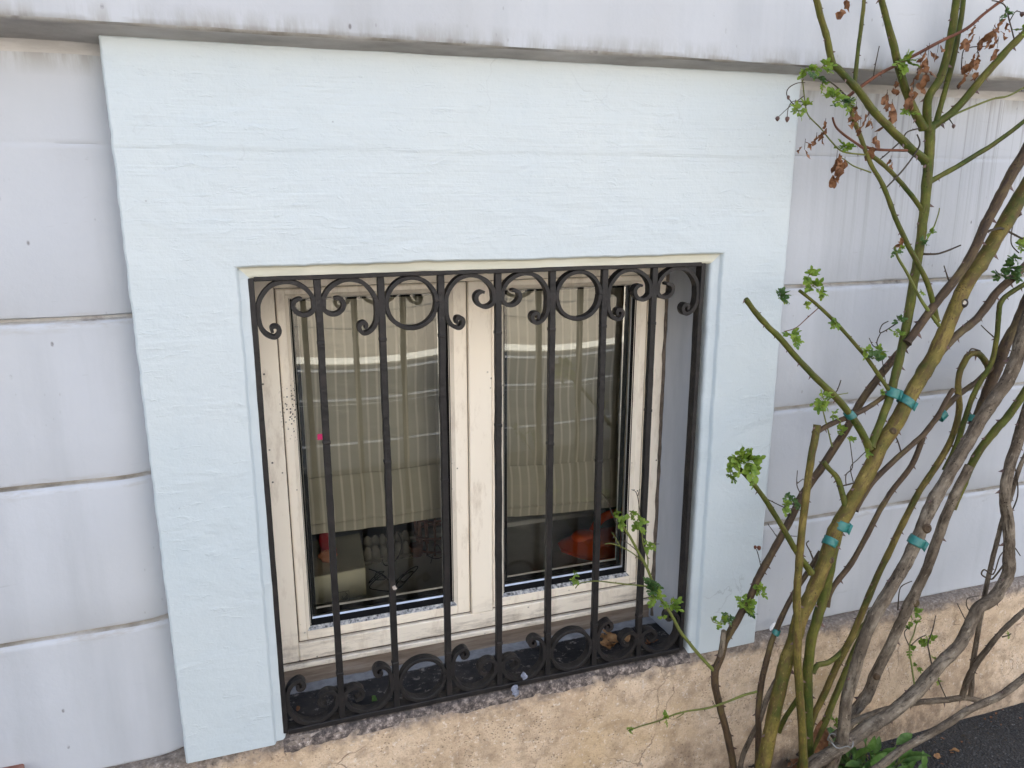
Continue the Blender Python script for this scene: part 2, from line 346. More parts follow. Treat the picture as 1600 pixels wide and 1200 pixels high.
def mk_cane(name,stops,streak,rough=.5,bd=.0012,k=1.0):
    m,n,l,b=mat(name)
    ob=coords(n,l)
    f=noise(n,l,ob,13,6,.65); c=ramp(n,l,f,stops)
    st=noise(n,l,coords(n,l,(6,20,1),'UV'),1.0,7,.72,.3); c=mix(n,l,ramp(n,l,st,[(.46,g(0)),(.62,g(.85*k))]),c,streak)
    s2=noise(n,l,coords(n,l,(18,26,1),'UV',loc=(3,7,0)),1.0,5,.7); c=mix(n,l,ramp(n,l,s2,[(.55,g(0)),(.68,g(.55*k))]),c,tuple(q*.5 for q in streak))
    li=noise(n,l,coords(n,l,(12,55,1),'UV',loc=(9,2,0)),1.0,4,.7); c=mix(n,l,ramp(n,l,li,[(.60,g(0)),(.72,g(.5*k))]),c,tuple(min(.5,q*1.6+.03) for q in stops[-1][1]))
    vo=n.new('ShaderNodeTexVoronoi'); vo.inputs['Scale'].default_value=120; l.new(ob,vo.inputs['Vector'])
    sp=math_(n,l,'MULTIPLY',ramp(n,l,vo.outputs['Distance'],[(.12,g(1)),(.25,g(0))]),ramp(n,l,noise(n,l,ob,30,3),[(.5,g(0)),(.6,g(.8))])); c=mix(n,l,sp,c,tuple(q*.35 for q in streak))
    c=mix(n,l,1.0,c,(.97,.94,.82),'MULTIPLY'); l.new(c,b.inputs['Base Color']); b.inputs['Roughness'].default_value=rough+.12; b.inputs['Specular IOR Level'].default_value=.2
    h=math_(n,l,'ADD',math_(n,l,'ADD',st,s2),math_(n,l,'MULTIPLY',noise(n,l,ob,160,4),.6))
    bump(n,l,b,h,bd,.9); return m
M['green']=mk_cane('green_cane',[(.36,(.034,.055,.010)),(.5,(.075,.092,.016)),(.64,(.135,.13,.03))],(.07,.05,.022),k=.95)
M['olive']=mk_cane('olive_cane',[(.36,(.05,.062,.013)),(.5,(.12,.10,.024)),(.64,(.22,.17,.055))],(.085,.05,.024),k=1.05)
M['brown']=mk_cane('brown_cane',[(.3,(.035,.024,.018)),(.5,(.08,.053,.034)),(.68,(.12,.095,.04))],(.032,.023,.02))
M['grey']=mk_cane('grey_bark',[(.32,(.085,.066,.053)),(.5,(.165,.135,.113)),(.68,(.30,.26,.225))],(.042,.032,.026),.85,.004,1.0)
M['red']=mk_cane('reddish_twig',[(.3,(.10,.035,.025)),(.6,(.16,.065,.04))],(.06,.03,.025))
M['twig']=mk_cane('dry_twig',[(.3,(.04,.034,.028)),(.6,(.075,.06,.048))],(.03,.025,.022),.7)
M['shoot']=mk_cane('green_shoot',[(.3,(.10,.13,.03)),(.6,(.16,.19,.05))],(.11,.10,.05))
M['thorn']=mk_simple('thorn',[(.3,(.05,.025,.02)),(.7,(.10,.05,.04))],40,.5,bd=0)
def mk_leaf(name,c1,c2,c3,rough=.62,tl=.35):
    m,n,l,b=mat(name); ob=coords(n,l); c=ramp(n,l,noise(n,l,ob,60,4),[(.3,c1),(.5,c2),(.7,c3)])
    l.new(c,b.inputs['Base Color']); b.inputs['Roughness'].default_value=rough
    t=n.new('ShaderNodeBsdfTranslucent'); l.new(c,t.inputs[0]); mx=n.new('ShaderNodeMixShader'); mx.inputs[0].default_value=tl
    out=n['Material Output']; l.new(b.outputs[0],mx.inputs[1]); l.new(t.outputs[0],mx.inputs[2]); l.new(mx.outputs[0],out.inputs[0])
    bump(n,l,b,noise(n,l,ob,220,3),.0006,.6); return m
M['leaf']=mk_leaf('young_rose_leaf',(.09,.17,.018),(.16,.25,.025),(.26,.34,.045))
M['leaf_dark']=mk_leaf('dark_rose_leaf',(.035,.085,.022),(.06,.125,.03),(.09,.17,.04))
M['weed']=mk_leaf('weed_leaf',(.045,.11,.02),(.08,.17,.03),(.13,.23,.06))
M['dead']=mk_leaf('withered_leaf',(.075,.032,.015),(.18,.078,.032),(.31,.16,.08),.75,.2)
M['dry']=mk_leaf('dry_leaf',(.12,.06,.025),(.25,.125,.045),(.36,.22,.10),.7,.15)
M['tape']=mk_simple('green_tape',[(.35,(.012,.105,.095)),(.7,(.028,.19,.165))],25,.4,bd=.0016,bs=70)
M['blackwire']=mk_simple('black_wire',[(.4,g(.012)),(.7,g(.02))],20,.4,bd=0)

# ---------------------------------------------------------------- ground and street
def slab(name,x0,x1,y0,y1,z,m,sub=0):
    b=MB(); b.face([b.vert(p) for p in ((x0,y0,z),(x1,y0,z),(x1,y1,z),(x0,y1,z))]); return structure(b.build(name,m,None,False))
M['paving']=mk_simple('shaded_paving',[(.3,(.10,.10,.095)),(.7,(.16,.155,.145))],8,.85,bd=0)
M['kerb']=mk_simple('granite_kerb',[(.3,(.72,.70,.65)),(.7,(.84,.82,.77))],30,.8,bd=0)
M['tan']=mk_simple('sandy_road',[(.25,(.22,.19,.15)),(.5,(.28,.24,.19)),(.75,(.33,.29,.24))],3,.9,bd=0,stretch=(.6,2.2,1))
M['paint']=mk_simple('road_paint',[(.3,(.72,.68,.58)),(.7,(.82,.79,.70))],14,.7,bd=0)
slab('ground',-60,60,-90,40,0,M['asphalt'])
slab('pavement',-40,40,-4.9,-2.2,.004,M['paving'])
slab('kerb_edge',-40,40,-2.66,-2.62,.008,M['kerb'])
slab('kerb_strip',-40,40,-3.72,-3.66,.008,M['kerb'])
slab('kerb_strip',-40,40,-3.56,-3.54,.008,M['kerb'])
slab('gutter_line',-40,40,-4.72,-4.62,.008,M['kerb'])
slab('road',-60,60,-30,-4.9,.006,M['tan'])
slab('road_marking',-40,40,-5.22,-4.93,.011,M['paint'])
slab('road_joint',-40,40,-6.9,-6.84,.011,M['paving'])
slab('road_joint',-40,40,-8.3,-8.2,.011,M['paving'])

M['opp']=mk_simple('sunlit_facade',[(.3,(.54,.53,.51)),(.7,(.60,.585,.56))],.6,.9,bd=0)
b=MB(); b.box(-45,50,-16.6,-15.2,0,9)
for i in range(-9,11):
    for zz in (1.0,4.2): b.box(i*4.2,i*4.2+1.1,-15.25,-15.12,zz,zz+1.9,1)
opp=b.build('street_house',[M['opp'],M['reveal']],None,False); tag(opp,'sunlit beige house front across the street, seen only in reflection','house')

# ---------------------------------------------------------------- the wall of the house
house=empty('house_wall',(0,0,0),'pale lavender-grey painted wall in blocks with projecting course above','wall')
def prof_extrude(b, prof, xs, mis, wob=.0012, seed=0):
    """prof: list of (y,z) from bottom to top; extruded along xs with a little hand-made wobble"""
    rings=[]
    for x in xs:
        rg=[]
        for k,(y,z) in enumerate(prof):
            o=wob*mnoise.noise(Vector((x*3.1,k*.37+seed,z*2)))+wob*.7*mnoise.noise(Vector((x*17,k*1.3+seed,z*9)))
            rc=.016*max(0,min(1,(x+.222)/.062))**2 if (seed==0 and -.3<x<0) else 0   # the blocks roll back where they meet the surround
            rg.append(Vector((x,y+o*.8+rc,z+o)))
        rings.append(rg)
    base=[]
    for r in rings: base.append(len(b.v)); b.v.extend(tuple(p) for p in r)
    for i in range(len(xs)-1):
        for j in range(len(prof)-1):
            b.face((base[i]+j,base[i]+j+1,base[i+1]+j+1,base[i+1]+j)[::-1], mis[j])
def frange(a,b,s):
    n=max(1,int(round((b-a)/s))); return [a+(b-a)*i/n for i in range(n+1)]
WY=.036
prof=[(WY+.03,WALL_B-.03),(WY,WALL_B)]; mis=[0]
def addp(y,z,mi=0): prof.append((y,z)); mis.append(mi)
for J in reversed(JOINTS):
    z0=prof[-1][1]; addp(WY-.0002,z0+.004)
    for t in (.25,.5,.75): addp(WY-.0025*math.sin(math.pi*t),z0+(J-.012-z0)*t)
    addp(WY,J-.016); addp(WY,J-.010); addp(WY+.004,J-.0045); addp(WY+.0095,J-.001,1); addp(WY+.0095,J+.003,1); addp(WY+.001,J+.0055)
z0=prof[-1][1]; addp(WY-.0002,z0+.004)
for t in (.3,.6): addp(WY-.002,z0+(GZ+.068-z0)*t)
addp(WY,GZ+.058); addp(WY,GZ+.064); addp(WY+.0016,GZ+.067); addp(WY,GZ+.070); addp(WY,GZ+.076)
addp(WY,GZ+.17); addp(WY,GZ+.198); addp(WY-.001,GZ+.207,2); addp(WY-.006,GZ+.2155,2)
mb=MB()
prof_extrude(mb,prof,frange(-8,-.9,.8)+frange(-.88,-.25,.03)+frange(-.24,-.10,.008),mis)
prof_extrude(mb,prof,frange(1.05,2.2,.03)+frange(2.25,12,.8),mis,seed=5)
mb.build('block_wall',[M['wall'],M['joint'],M['soffit']],house,angle=50)
# upper course: splayed dirty underside, then the plain wall above
up=[(.30,GZ+.2120),(WY-.008,GZ+.2150),(-.004,GZ+.2225),(-.030,GZ+.2285),(-.036,GZ+.2300),(-.0415,GZ+.2340),(-.043,GZ+.242),(-.043,GZ+.45),(-.043,GZ+2.5),(-.043,6.6),(.4,6.6)]
mb=MB(); prof_extrude(mb,up,frange(-8,-.9,.8)+frange(-.88,2.2,.025)+frange(2.25,12,.8),[2,2,2,2,1,0,0,0,0,0],.0024,3)
mb.build('upper_course',[M['wall'],M['joint'],M['soffit']],house,angle=50)
# hidden rear of the building that throws its shade over the pavement
mb=MB(); mb.box(-30,30,.42,9,1.75,6.55); mb.build('rear_block',M['wall'],house,False)

# window surround: hand-rendered frame, wobbly edges, small stepped lip round the opening
def path_rect(x0,x1,z0,z1,step,amp,seed,skew=(0,0)):
    """closed path, counter-clockwise seen from the street; returns (x,z,nx,nz) with nx,nz pointing away from the middle"""
    P=[]
    def run(a,bb,nrm):
        L=math.hypot(bb[0]-a[0],bb[1]-a[1]); k=max(2,int(L/step))
        for i in range(k):
            t=i/k; x=a[0]+(bb[0]-a[0])*t; z=a[1]+(bb[1]-a[1])*t
            o=amp*(mnoise.noise(Vector((x*13,z*13,seed)))+.6*mnoise.noise(Vector((x*47,z*47,seed+3))))
            P.append((x+nrm[0]*o,z+nrm[1]*o,nrm[0],nrm[1]))
    run((x0,z0),(x1,z0),(0,-1)); run((x1,z0),(x1,z1),(1,0)); run((x1,z1),(x0,z1),(0,1)); run((x0,z1),(x0,z0),(-1,0))
    return P
SX0,SX1,SZ0,SZ1=-.160,1.100,GZ-1.046,GZ+.2235
mb=MB()
OX0,OX1,OZ1=.0035,.942,GZ-.1285
def loop_pts(pts,y,off):
    out=[]
    n=len(pts)
    for i,(x,z,a,c) in enumerate(pts): out.append(Vector((x+a*off,y,z+c*off)))
    return out
# U-shaped outline (open at the sill): outer path and inner path, both running left foot -> top -> right foot
def open_path(x0,x1,z0,z1,step,amp,seed):
    P=[]
    def run(a,bb,nrm,last=False):
        L=math.hypot(bb[0]-a[0],bb[1]-a[1]); k=max(2,int(L/step))
        for i in range(k+(1 if last else 0)):
            t=i/k; x=a[0]+(bb[0]-a[0])*t; z=a[1]+(bb[1]-a[1])*t
            e=min(t,1-t)*k/3.0; e=min(1,e)
            o=amp*e*(.35*mnoise.noise(Vector((x*11,z*11,seed)))+.55*mnoise.noise(Vector((x*41,z*41,seed+3)))+.35*mnoise.noise(Vector((x*120,z*120,seed+5))))
            P.append([x+nrm[0]*o,z+nrm[1]*o,nrm[0],nrm[1]])
        return len(P)
    n1=run((x0,z0),(x0,z1),(-1,0)); n2=run((x0,z1),(x1,z1),(0,1)); run((x1,z1),(x1,z0),(1,0),True)
    s=1.0
    P[n1][2:]=[-s,s]; P[n2][2:]=[s,s]
    return P
outer=open_path(SX0,SX1,SZ0,SZ1,.006,.0022,1.0)
for p_ in outer:
    if p_[0]<0.1: p_[0]-=.0075*(p_[1]-SZ0)/(SZ1-SZ0)-.001
inner=open_path(OX0,OX1,SZ0,OZ1,.012,.0028,9.0)
def ringo(P,y,off): return [Vector((p[0]+p[2]*off,y,p[1]+p[3]*off)) for p in P]
outer_r=[ringo(outer,y,o) for y,o in ((.05,0.0),(.010,0.0),(.005,-.0006),(.0015,-.002),(0,-.0045))]
inner_r=[ringo(inner,y,o) for y,o in ((0,.004),(.0012,.0012),(.004,0),(.0085,-.0008),(.0098,-.0025),(.0105,-.014),(.0125,-.0185),(.017,-.0205),(.026,-.021),(.05,-.021))]
mb.sweep(outer_r,False); 
n_side=next(k for k,p in enumerate(inner) if p[2]==-1.0 and p[3]==1.0); n_top=next(k for k,p in enumerate(inner) if p[2]==1.0 and p[3]==1.0)
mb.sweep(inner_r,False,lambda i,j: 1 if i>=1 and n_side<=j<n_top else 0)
sur_rings=mb
# front face: fan of quads between the two U paths with matching parameter
def resample(P,n):
    d=[0]
    for a,b_ in zip(P,P[1:]): d.append(d[-1]+(b_-a).length)
    out=[]; j=0
    for i in range(n):
        t=d[-1]*i/(n-1)
        while j<len(d)-2 and d[j+1]<t: j+=1
        q=(t-d[j])/max(1e-9,d[j+1]-d[j]); out.append(P[j].lerp(P[j+1],min(1,max(0,q))))
    return out
import bmesh
def fill_between(b,A,B):
    bm=bmesh.new(); va=[bm.verts.new(p) for p in A]; vb=[bm.verts.new(p) for p in B]
    es=[bm.edges.new((va[i],va[i+1])) for i in range(len(va)-1)]+[bm.edges.new((vb[i],vb[i+1])) for i in range(len(vb)-1)]
    es.append(bm.edges.new((va[0],vb[0]))); es.append(bm.edges.new((va[-1],vb[-1])))
    bmesh.ops.triangle_fill(bm,edges=es,use_beauty=True,normal=(0,-1,0))
    o=len(b.v); bm.verts.index_update(); b.v.extend(tuple(v.co) for v in bm.verts)
    for f in bm.faces: b.face([o+v.index for v in f.verts])
    bm.free()
fill_between(mb,outer_r[-1],inner_r[0])
# undersides of the two legs
for P,Q in ((0,0),(-1,-1)):
    a=outer_r[-1][P]; c=inner_r[0][Q]; mb.face([mb.vert(p) for p in (a,c,Vector((c.x,.05,c.z)),Vector((a.x,.05,a.z)))])
M['lip']=mk_simple('bounce_tinted_lip_paint',[(.35,(.54,.54,.45)),(.55,(.62,.615,.52)),(.75,(.55,.57,.54))],9,.5,bd=.002,bs=40,stretch=(.6,1,2))  # head of the lip: warm bounce from the ground painted into the colour
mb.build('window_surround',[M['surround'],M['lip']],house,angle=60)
# reveals (sides and head of the deep opening)
mb=MB(); rx0,rx1,rz1=OX0+.021-.003,OX1-.021+.001,OZ1-.021
def wob_panel(b,A,Bv,Cv,Dv,nu,nv,nrm,amp,seed):
    rings=[]
    for i in range(nu+1):
        rings.append([ (A.lerp(Bv,i/nu)).lerp(Dv.lerp(Cv,i/nu),j/nv)+nrm*amp*mnoise.noise(Vector((i*.7,j*.5,seed))) for j in range(nv+1)])
    b.sweep(rings,False)
V=Vector
wob_panel(mb,V((rx1,.03,WALL_B)),V((rx1-.006,.2,WALL_B)),V((rx1-.006,.2,rz1)),V((rx1,.03,rz1)),10,50,V((1,0,0)),.0014,2)
wob_panel(mb,V((rx0,.03,WALL_B)),V((rx0,.2,WALL_B)),V((rx0,.2,rz1)),V((rx0,.03,rz1)),10,40,V((1,0,0)),.001,5)
wob_panel(mb,V((rx0,.03,rz1)),V((rx0,.2,rz1)),V((rx1,.2,rz1)),V((rx1,.03,rz1)),10,40,V((0,0,1)),.001,8)
mb.build('window_reveal',M['reveal'],house,angle=60)
# plinth: rough beige render, worn ledge on top
plinth=[(.0045,-.05),(.002,.10),(.006,.25),(.004,WALL_B-.03),(.006,WALL_B-.012),(.012,WALL_B-.004),(.022,WALL_B-.002),(.060,WALL_B-.004)]
def plinth_part(xs,seed,pr):
    b=MB(); rings=[]
    for x in xs:
        rg=[]
        for k,(y,z) in enumerate(pr):
            q=V((x*9,k*.8,seed)); top=1 if k>2 else .4
            rg.append(V((x,y+.004*mnoise.noise(q)+.0025*mnoise.noise(V((x*40,k*1.7,seed))),z+top*(.004*mnoise.noise(V((x*7,k*.5,seed+4)))+.0028*mnoise.noise(V((x*37,k*.6,seed+7)))))))
        rings.append(rg)
    b.sweep(rings,False); return b
b1=plinth_part(frange(-8,-.6,.9)+frange(-.58,2.2,.012)+frange(2.25,12,.8),1,plinth); b1.build('plinth',M['plinth'],house,angle=70)
sill=[(.0075,WALL_B-.035),(.004,WALL_B-.022),(.006,WALL_B-.008),(.012,WALL_B+.0005),(.022,WALL_B+.004),(.05,WALL_B+.004),(.09,WALL_B+.001),(.13,WALL_B-.001),(.17,WALL_B-.003),(.21,WALL_B-.004)]
b2=plinth_part(frange(rx0-.004,rx1+.004,.008),6,sill); b2.build('window_sill',M['sill'],house,angle=70)
set_base(house,(0,.2,0))

# ---------------------------------------------------------------- window
win=empty('casement_window',(0,0,0),'cream double casement window with dirty plastic frame behind iron grille','window')
def ring_frame(b,x0,x1,z0,z1,wl,wr,wb,wt,y0,y1,mi=0):
    b.box(x0,x0+wl,y0,y1,z0,z1,mi); b.box(x1-wr,x1,y0,y1,z0,z1,mi)
    b.box(x0+wl,x1-wr,y0+.0004,y1,z0,z0+wb,mi); b.box(x0+wl,x1-wr,y0+.0004,y1,z1-wt,z1,mi)
def slope_ring(b,x0,x1,z0,z1,w,ya,yb,mi=0):
    """mitred ring of four faces sloping from ya at the outside to yb at the inside; w=(left,right,bottom,top)"""
    A=[(x0,z0),(x1,z0),(x1,z1),(x0,z1)]; B=[(x0+w[0],z0+w[2]),(x1-w[1],z0+w[2]),(x1-w[1],z1-w[3]),(x0+w[0],z1-w[3])]
    va=[b.vert((p[0],ya,p[1])) for p in A]; vb=[b.vert((p[0],yb,p[1])) for p in B]
    for i in range(4): k=(i+1)%4; b.face((va[i],va[k],vb[k],vb[i]),mi)
FXL,FXR=.008,.9155
mb=MB()
ring_frame(mb,FXL,FXR,GZ-.9835,GZ-.14,.058,.043,.040,.045,.172,.235)
mb.box(FXL,FXR-.002,.1695,.235,GZ-1.0015,GZ-.9895)            # sill nose of the frame
mb.box(.4495,.5005,.1700,.235,GZ-.9438,GZ-.185)               # fixed mullion between the sashes
fr=mb.build('frame',M['frame'],win,True,35,.0025,2)
mb=MB(); mb.box(FXL+.004,FXR-.004,.1790,.234,GZ-.9897,GZ-.9832)
for (xa,xb) in ((.0655,.4500),(.5000,.8728)): ring_frame(mb,xa,xb,GZ-.9442,GZ-.1845,.006,.006,.006,.006,.181,.232)
mb.build('groove',M['groove'],win,False)
mb=MB(); mb.box(FXL-.002,FXR+.004,.186,.24,WALL_B-.015,GZ-1.0012); mb.build('bottom_batten',M['wood'],win,True,40,.002)
# dark silicone line where the frame meets the right reveal
mb=MB(); pts=[V((.9165+.0012*mnoise.noise(V((0,0,z*30))),.170,z)) for z in frange(WALL_B+.01,rz1,.02)]
mb.tube(pts,[.0045+.0035*max(0,mnoise.noise(V((3,1,p.z*26)))) for p in pts],6,bump=.5); mb.build('sealant',M['groove'],win)
SASH=[(.0690,.4475,.026,.038),(.5025,.8705,.030,.0255)]
ZB,ZT=GZ-.9400,GZ-.1870
for (x0,x1,wl,wr) in SASH:
    mb=MB(); ring_frame(mb,x0,x1,ZB,ZT,wl-.009,wr-.009,.020,.012,.1775,.232)
    slope_ring(mb,x0+wl-.009,x1-wr+.009,ZB+.020,ZT-.012,(.009,.009,.011,.009),.1779,.187)
    # second thin step that gives the sash its moulded edge
    slope_ring(mb,x0-.0005,x1+.0005,ZB-.0005,ZT+.0005,(.003,.003,.003,.003),.1800,.1772)
    sash=mb.build('sash',M['frame'],win,True,30,.0012,1)
    ix0,ix1,iz0,iz1=x0+wl,x1-wr,ZB+.031,ZT-.021
    mb=MB(); slope_ring(mb,x0+wl-.008,x1-wr+.008,ZB+.0215,ZT-.0125,(.0075,.0075,.0095,.0078),.1777,.1868); 
    # only the bottom bevel is caked with grime
    q_=[mb.v[i] for i in mb.f[0]]; mb=MB(); mb.face([mb.vert(p) for p in q_]); mb.build('dirt_film',M['bevel_dirt'],sash,False)
    mb=MB(); slope_ring(mb,ix0-.002,ix1+.002,iz0-.002,iz1+.002,(.0065,.0065,.0105,.004),.184,.196)
    slope_ring(mb,ix0+.0055,ix1-.0055,iz0+.0110,iz1-.0035,(.0085,.010,.0125,.004),.2060,.2064); mb.build('gasket',M['gasket'],sash,False)
    mb=MB(); slope_ring(mb,ix0+.0040,ix1-.0040,iz0+.0080,iz1-.0015,(.0016,.0016,.0034,.0008),.1942,.1968)
    slope_ring(mb,ix0+.0132,ix1-.0145,iz0+.0225,iz1-.0066,(.002,.0035,.005,.001),.2068,.2074); mb.build('spacer',M['alu'],sash,False)
    # slightly bowed pane
    mb=MB(); N=24; rings=[]
    for i in range(N+1):
        u=i/N; rings.append([V((ix0+.002+(ix1-ix0-.004)*u,.1985-.0011*math.sin(math.pi*u)*math.sin(math.pi*v/N),iz0+.004+(iz1-iz0-.006)*v/N)) for v in range(N+1)])
    mb.sweep(rings,False); mb.f=[f[::-1] for f in mb.f]; mb.build('glass_pane',M['glass'],sash,True,80)
set_base(win,(.46,.2,WALL_B))
# pink sticker on the left pane
m_,n_,l_,b_=mat('magenta_sticker'); b_.inputs['Base Color'].default_value=(.50,.008,.11,1); M['pink']=m_
a=at(495.5,678.5,.1968); c=at(507,686.5,.1968)
mb=MB(); mb.box(a.x,c.x,.1962,.1968,c.z,a.z); tag(mb.build('sticker',M['pink'],None,False),'tiny magenta sticker on the left window pane','sticker')

# ---------------------------------------------------------------- wrought-iron grille
gr=empty('window_grille',(0,0,0),'dark wrought-iron window grille with upright bars, scrolls and rings','window grille')
GY0,GY1=.012,.030; GL,GRr,GT,GB=.0240,.9040,GZ-.1475,GZ-1.0335
def wbox(b,x0,x1,y0,y1,z0,z1,vertical=True,n=60,amp=.0009,seed=0):
    rings=[]
    for i in range(n+1):
        t=i/n
        if vertical:
            z=z0+(z1-z0)*t; dx=amp*mnoise.noise(V((seed,z*9,1))); dw=1+.10*mnoise.noise(V((seed+9,z*33,2)))
            xm=(x0+x1)/2+dx; h=(x1-x0)/2*dw; rings.append([V((xm-h,y0,z)),V((xm+h,y0,z)),V((xm+h,y1,z)),V((xm-h,y1,z))])
        else:
            x=x0+(x1-x0)*t; dz=amp*mnoise.noise(V((x*9,seed,1))); zm=(z0+z1)/2+dz; h=(z1-z0)/2*(1+.12*mnoise.noise(V((x*33,seed,5))))
            rings.append([V((x,y0,zm-h)),V((x,y1,zm-h)),V((x,y1,zm+h)),V((x,y0,zm+h))])
    b.sweep(rings,True,0,True)
mb=MB(); wbox(mb,GL-.0048,GL+.0048,GY0-.002,GY1+.002,GB,GT,True,seed=1); wbox(mb,GRr-.0048,GRr+.0048,GY0-.002,GY1+.002,GB,GT,True,seed=2)
wbox(mb,GL+.0045,GRr-.0045,GY0-.0025,GY1+.003,GT-.0055,GT+.0025,False,80,seed=3); wbox(mb,GL+.0045,GRr-.0045,GY0-.0025,GY1+.003,GB-.0042,GB+.0068,False,80,seed=4)
mb.build('outer_frame',M['iron'],gr,True,40,.0012,2)
BX=[.1335+.1103*k for k in range(7)]
for k,x in enumerate(BX):
    mb=MB(); wbox(mb,x-.0062,x+.0062,GY0+.0005,GY1-.0045,GB+.005,GT-.005,True,90,.0011,10+k)
    # forged collar nicks where the bar was welded and small swellings
    for zz in (GT-.118, GB+.105, GZ-.45-.05*(k%3)):
        wbox(mb,x-.0069,x+.0069,GY0-.0002,GY1-.004,zz-.004,zz+.003,True,3,0,k)
    mb.build('bar',M['iron'],gr,True,40,.0014,2)
def strip(b,pts,th,y0,y1,taper=True):
    """flat iron bent along a planar path (x,z); th thickness in the plane"""
    P=[V((p[0],0,p[1])) for p in pts]; rings=[]; n=len(P)
    for i,p in enumerate(P):
        t=(P[min(i+1,n-1)]-P[max(i-1,0)]).normalized(); nr=V((-t.z,0,t.x)); s=i/(n-1)
        h=th/2*(1+.10*mnoise.noise(V((p.x*60,p.z*60,2))))
        if taper: h*=min(1,.62+min(s,1-s)*6)
        yo=.0007*mnoise.noise(V((p.x*30,p.z*30,8)))
        rings.append([V((p.x+nr.x*h,y0+yo,p.z+nr.z*h)),V((p.x+nr.x*h,y1+yo,p.z+nr.z*h)),V((p.x-nr.x*h,y1+yo,p.z-nr.z*h)),V((p.x-nr.x*h,y0+yo,p.z-nr.z*h))])
    b.sweep(rings,True,0,True)
def catmull(P,k=6):
    out=[]
    for i in range(len(P)-1):
        a=P[max(i-1,0)]; b_=P[i]; c=P[i+1]; d=P[min(i+2,len(P)-1)]
        for j in range(k):
            t=j/k; out.append(tuple(.5*((2*b_[m])+(c[m]-a[m])*t+(2*a[m]-5*b_[m]+4*c[m]-d[m])*t*t+(3*b_[m]-a[m]-3*c[m]+d[m])*t**3) for m in range(len(b_))))
    out.append(tuple(P[-1])); return out
ZS=[(365,968),(350,920),(372,890),(420,893),(450,930),(440,985),(400,1022),(340,1015),(270,975),(215,900),(180,800),(172,700),(185,600),(235,490),(330,385),(450,335),(580,328),(700,365),(800,430),(868,520),(893,600),(885,670),(840,722),(765,745),(690,725),(640,680),(622,620),(645,570),(700,545),(740,552)]
raw=[at(380+X/8,400+Y/8,GY0) for X,Y in ZS]
pan=[((p.x-GL-.004)/(BX[0]-.006-GL-.004), p.z-(GT-.0055)) for p in raw]
zmax=max(q[1] for q in pan); pan=[(min(.975,max(.03,q[0])),q[1]-zmax-.003) for q in pan]
edges=[GL]+BX+[GRr]
def panel(i):
    a=edges[i]+(.005 if i==0 else .006); b_=edges[i+1]-(.005 if i==7 else .006); return a,b_
for i in range(8):
    a,b_=panel(i)
    for topside in (True,False):
        mb=MB()
        if i in (2,5):
            rr=(b_-a)/2+.0005-.0035; cz=rr+.003
            ccx=(a+b_)/2; ccz=(GT-.0055-cz) if topside else (GB+.0055+cz)
            pts=[(ccx+rr*math.cos(t*math.pi/24)*(1+.006*math.sin(t*.9)),ccz+rr*math.sin(t*math.pi/24)) for t in range(49)]
            strip(mb,pts,.0078,GY0+.0006,GY1+.002,False); mb.build('ring',M['iron'],gr,True,40,.0011,2)
        else:
            mir=i in (1,4,7); pts=[]
            hs_=1.0+.03*math.sin(i*2.3+(0 if topside else 1))
            for u,zz in pan:
                uu=1-u if mir else u; z=(GT-.0055+zz*hs_) if topside else (GB+.0055-zz*hs_)
                pts.append((a+(b_-a)*uu,z))
            strip(mb,catmull(pts,4),.0076,GY0+.0006,GY1+.002); mb.build('scroll',M['iron'],gr,True,40,.0011,2)
set_base(gr,(.464,.02,GB))

# ---------------------------------------------------------------- room behind the window
M['room']=mk_simple('dark_room_wall',[(.3,(.36,.35,.33)),(.7,(.46,.45,.43))],3,.9,bd=0)
M['isill']=mk_simple('inner_sill_stone',[(.3,(.50,.495,.47)),(.5,(.62,.615,.59)),(.75,(.70,.69,.67))],10,.55,bd=.001,bs=40)
IZ=GZ-.930
mb=MB()
x0,x1,y0,y1,z0,z1=-.9,1.9,.241,3.2,.02,1.7
def quad(b,*p): b.face([b.vert(q) for q in p])
quad(mb,(x0,y1,z0),(x1,y1,z0),(x1,y1,z1),(x0,y1,z1)); quad(mb,(x0,y0,z0),(x0,y1,z0),(x0,y1,z1),(x0,y0,z1)); quad(mb,(x1,y0,z0),(x1,y1,z0),(x1,y1,z1),(x1,y0,z1))
quad(mb,(x0,y0,z0),(x1,y0,z0),(x1,y1,z0),(x0,y1,z0)); quad(mb,(x0,y0,z1),(x1,y0,z1),(x1,y1,z1),(x0,y1,z1))
quad(mb,(x0,y0,z0),(FXL+.01,y0,z0),(FXL+.01,y0,z1),(x0,y0,z1)); quad(mb,(FXR-.01,y0,z0),(x1,y0,z0),(x1,y0,z1),(FXR-.01,y0,z1))
quad(mb,(FXL+.01,y0,z0),(FXR-.01,y0,z0),(FXR-.01,y0,GZ-.98),(FXL+.01,y0,GZ-.98)); quad(mb,(FXL+.01,y0,GZ-.16),(FXR-.01,y0,GZ-.16),(FXR-.01,y0,z1),(FXL+.01,y0,z1))
structure(mb.build('room_walls',M['room'],None,False))
mb=MB(); mb.box(-.05,.98,.243,.60,IZ-.04,IZ); mb.box(-.05,.98,.57,.61,IZ-.06,IZ+.012)
o=mb.build('inner_sill',M['isill'],None,True,40,.004); structure(o)
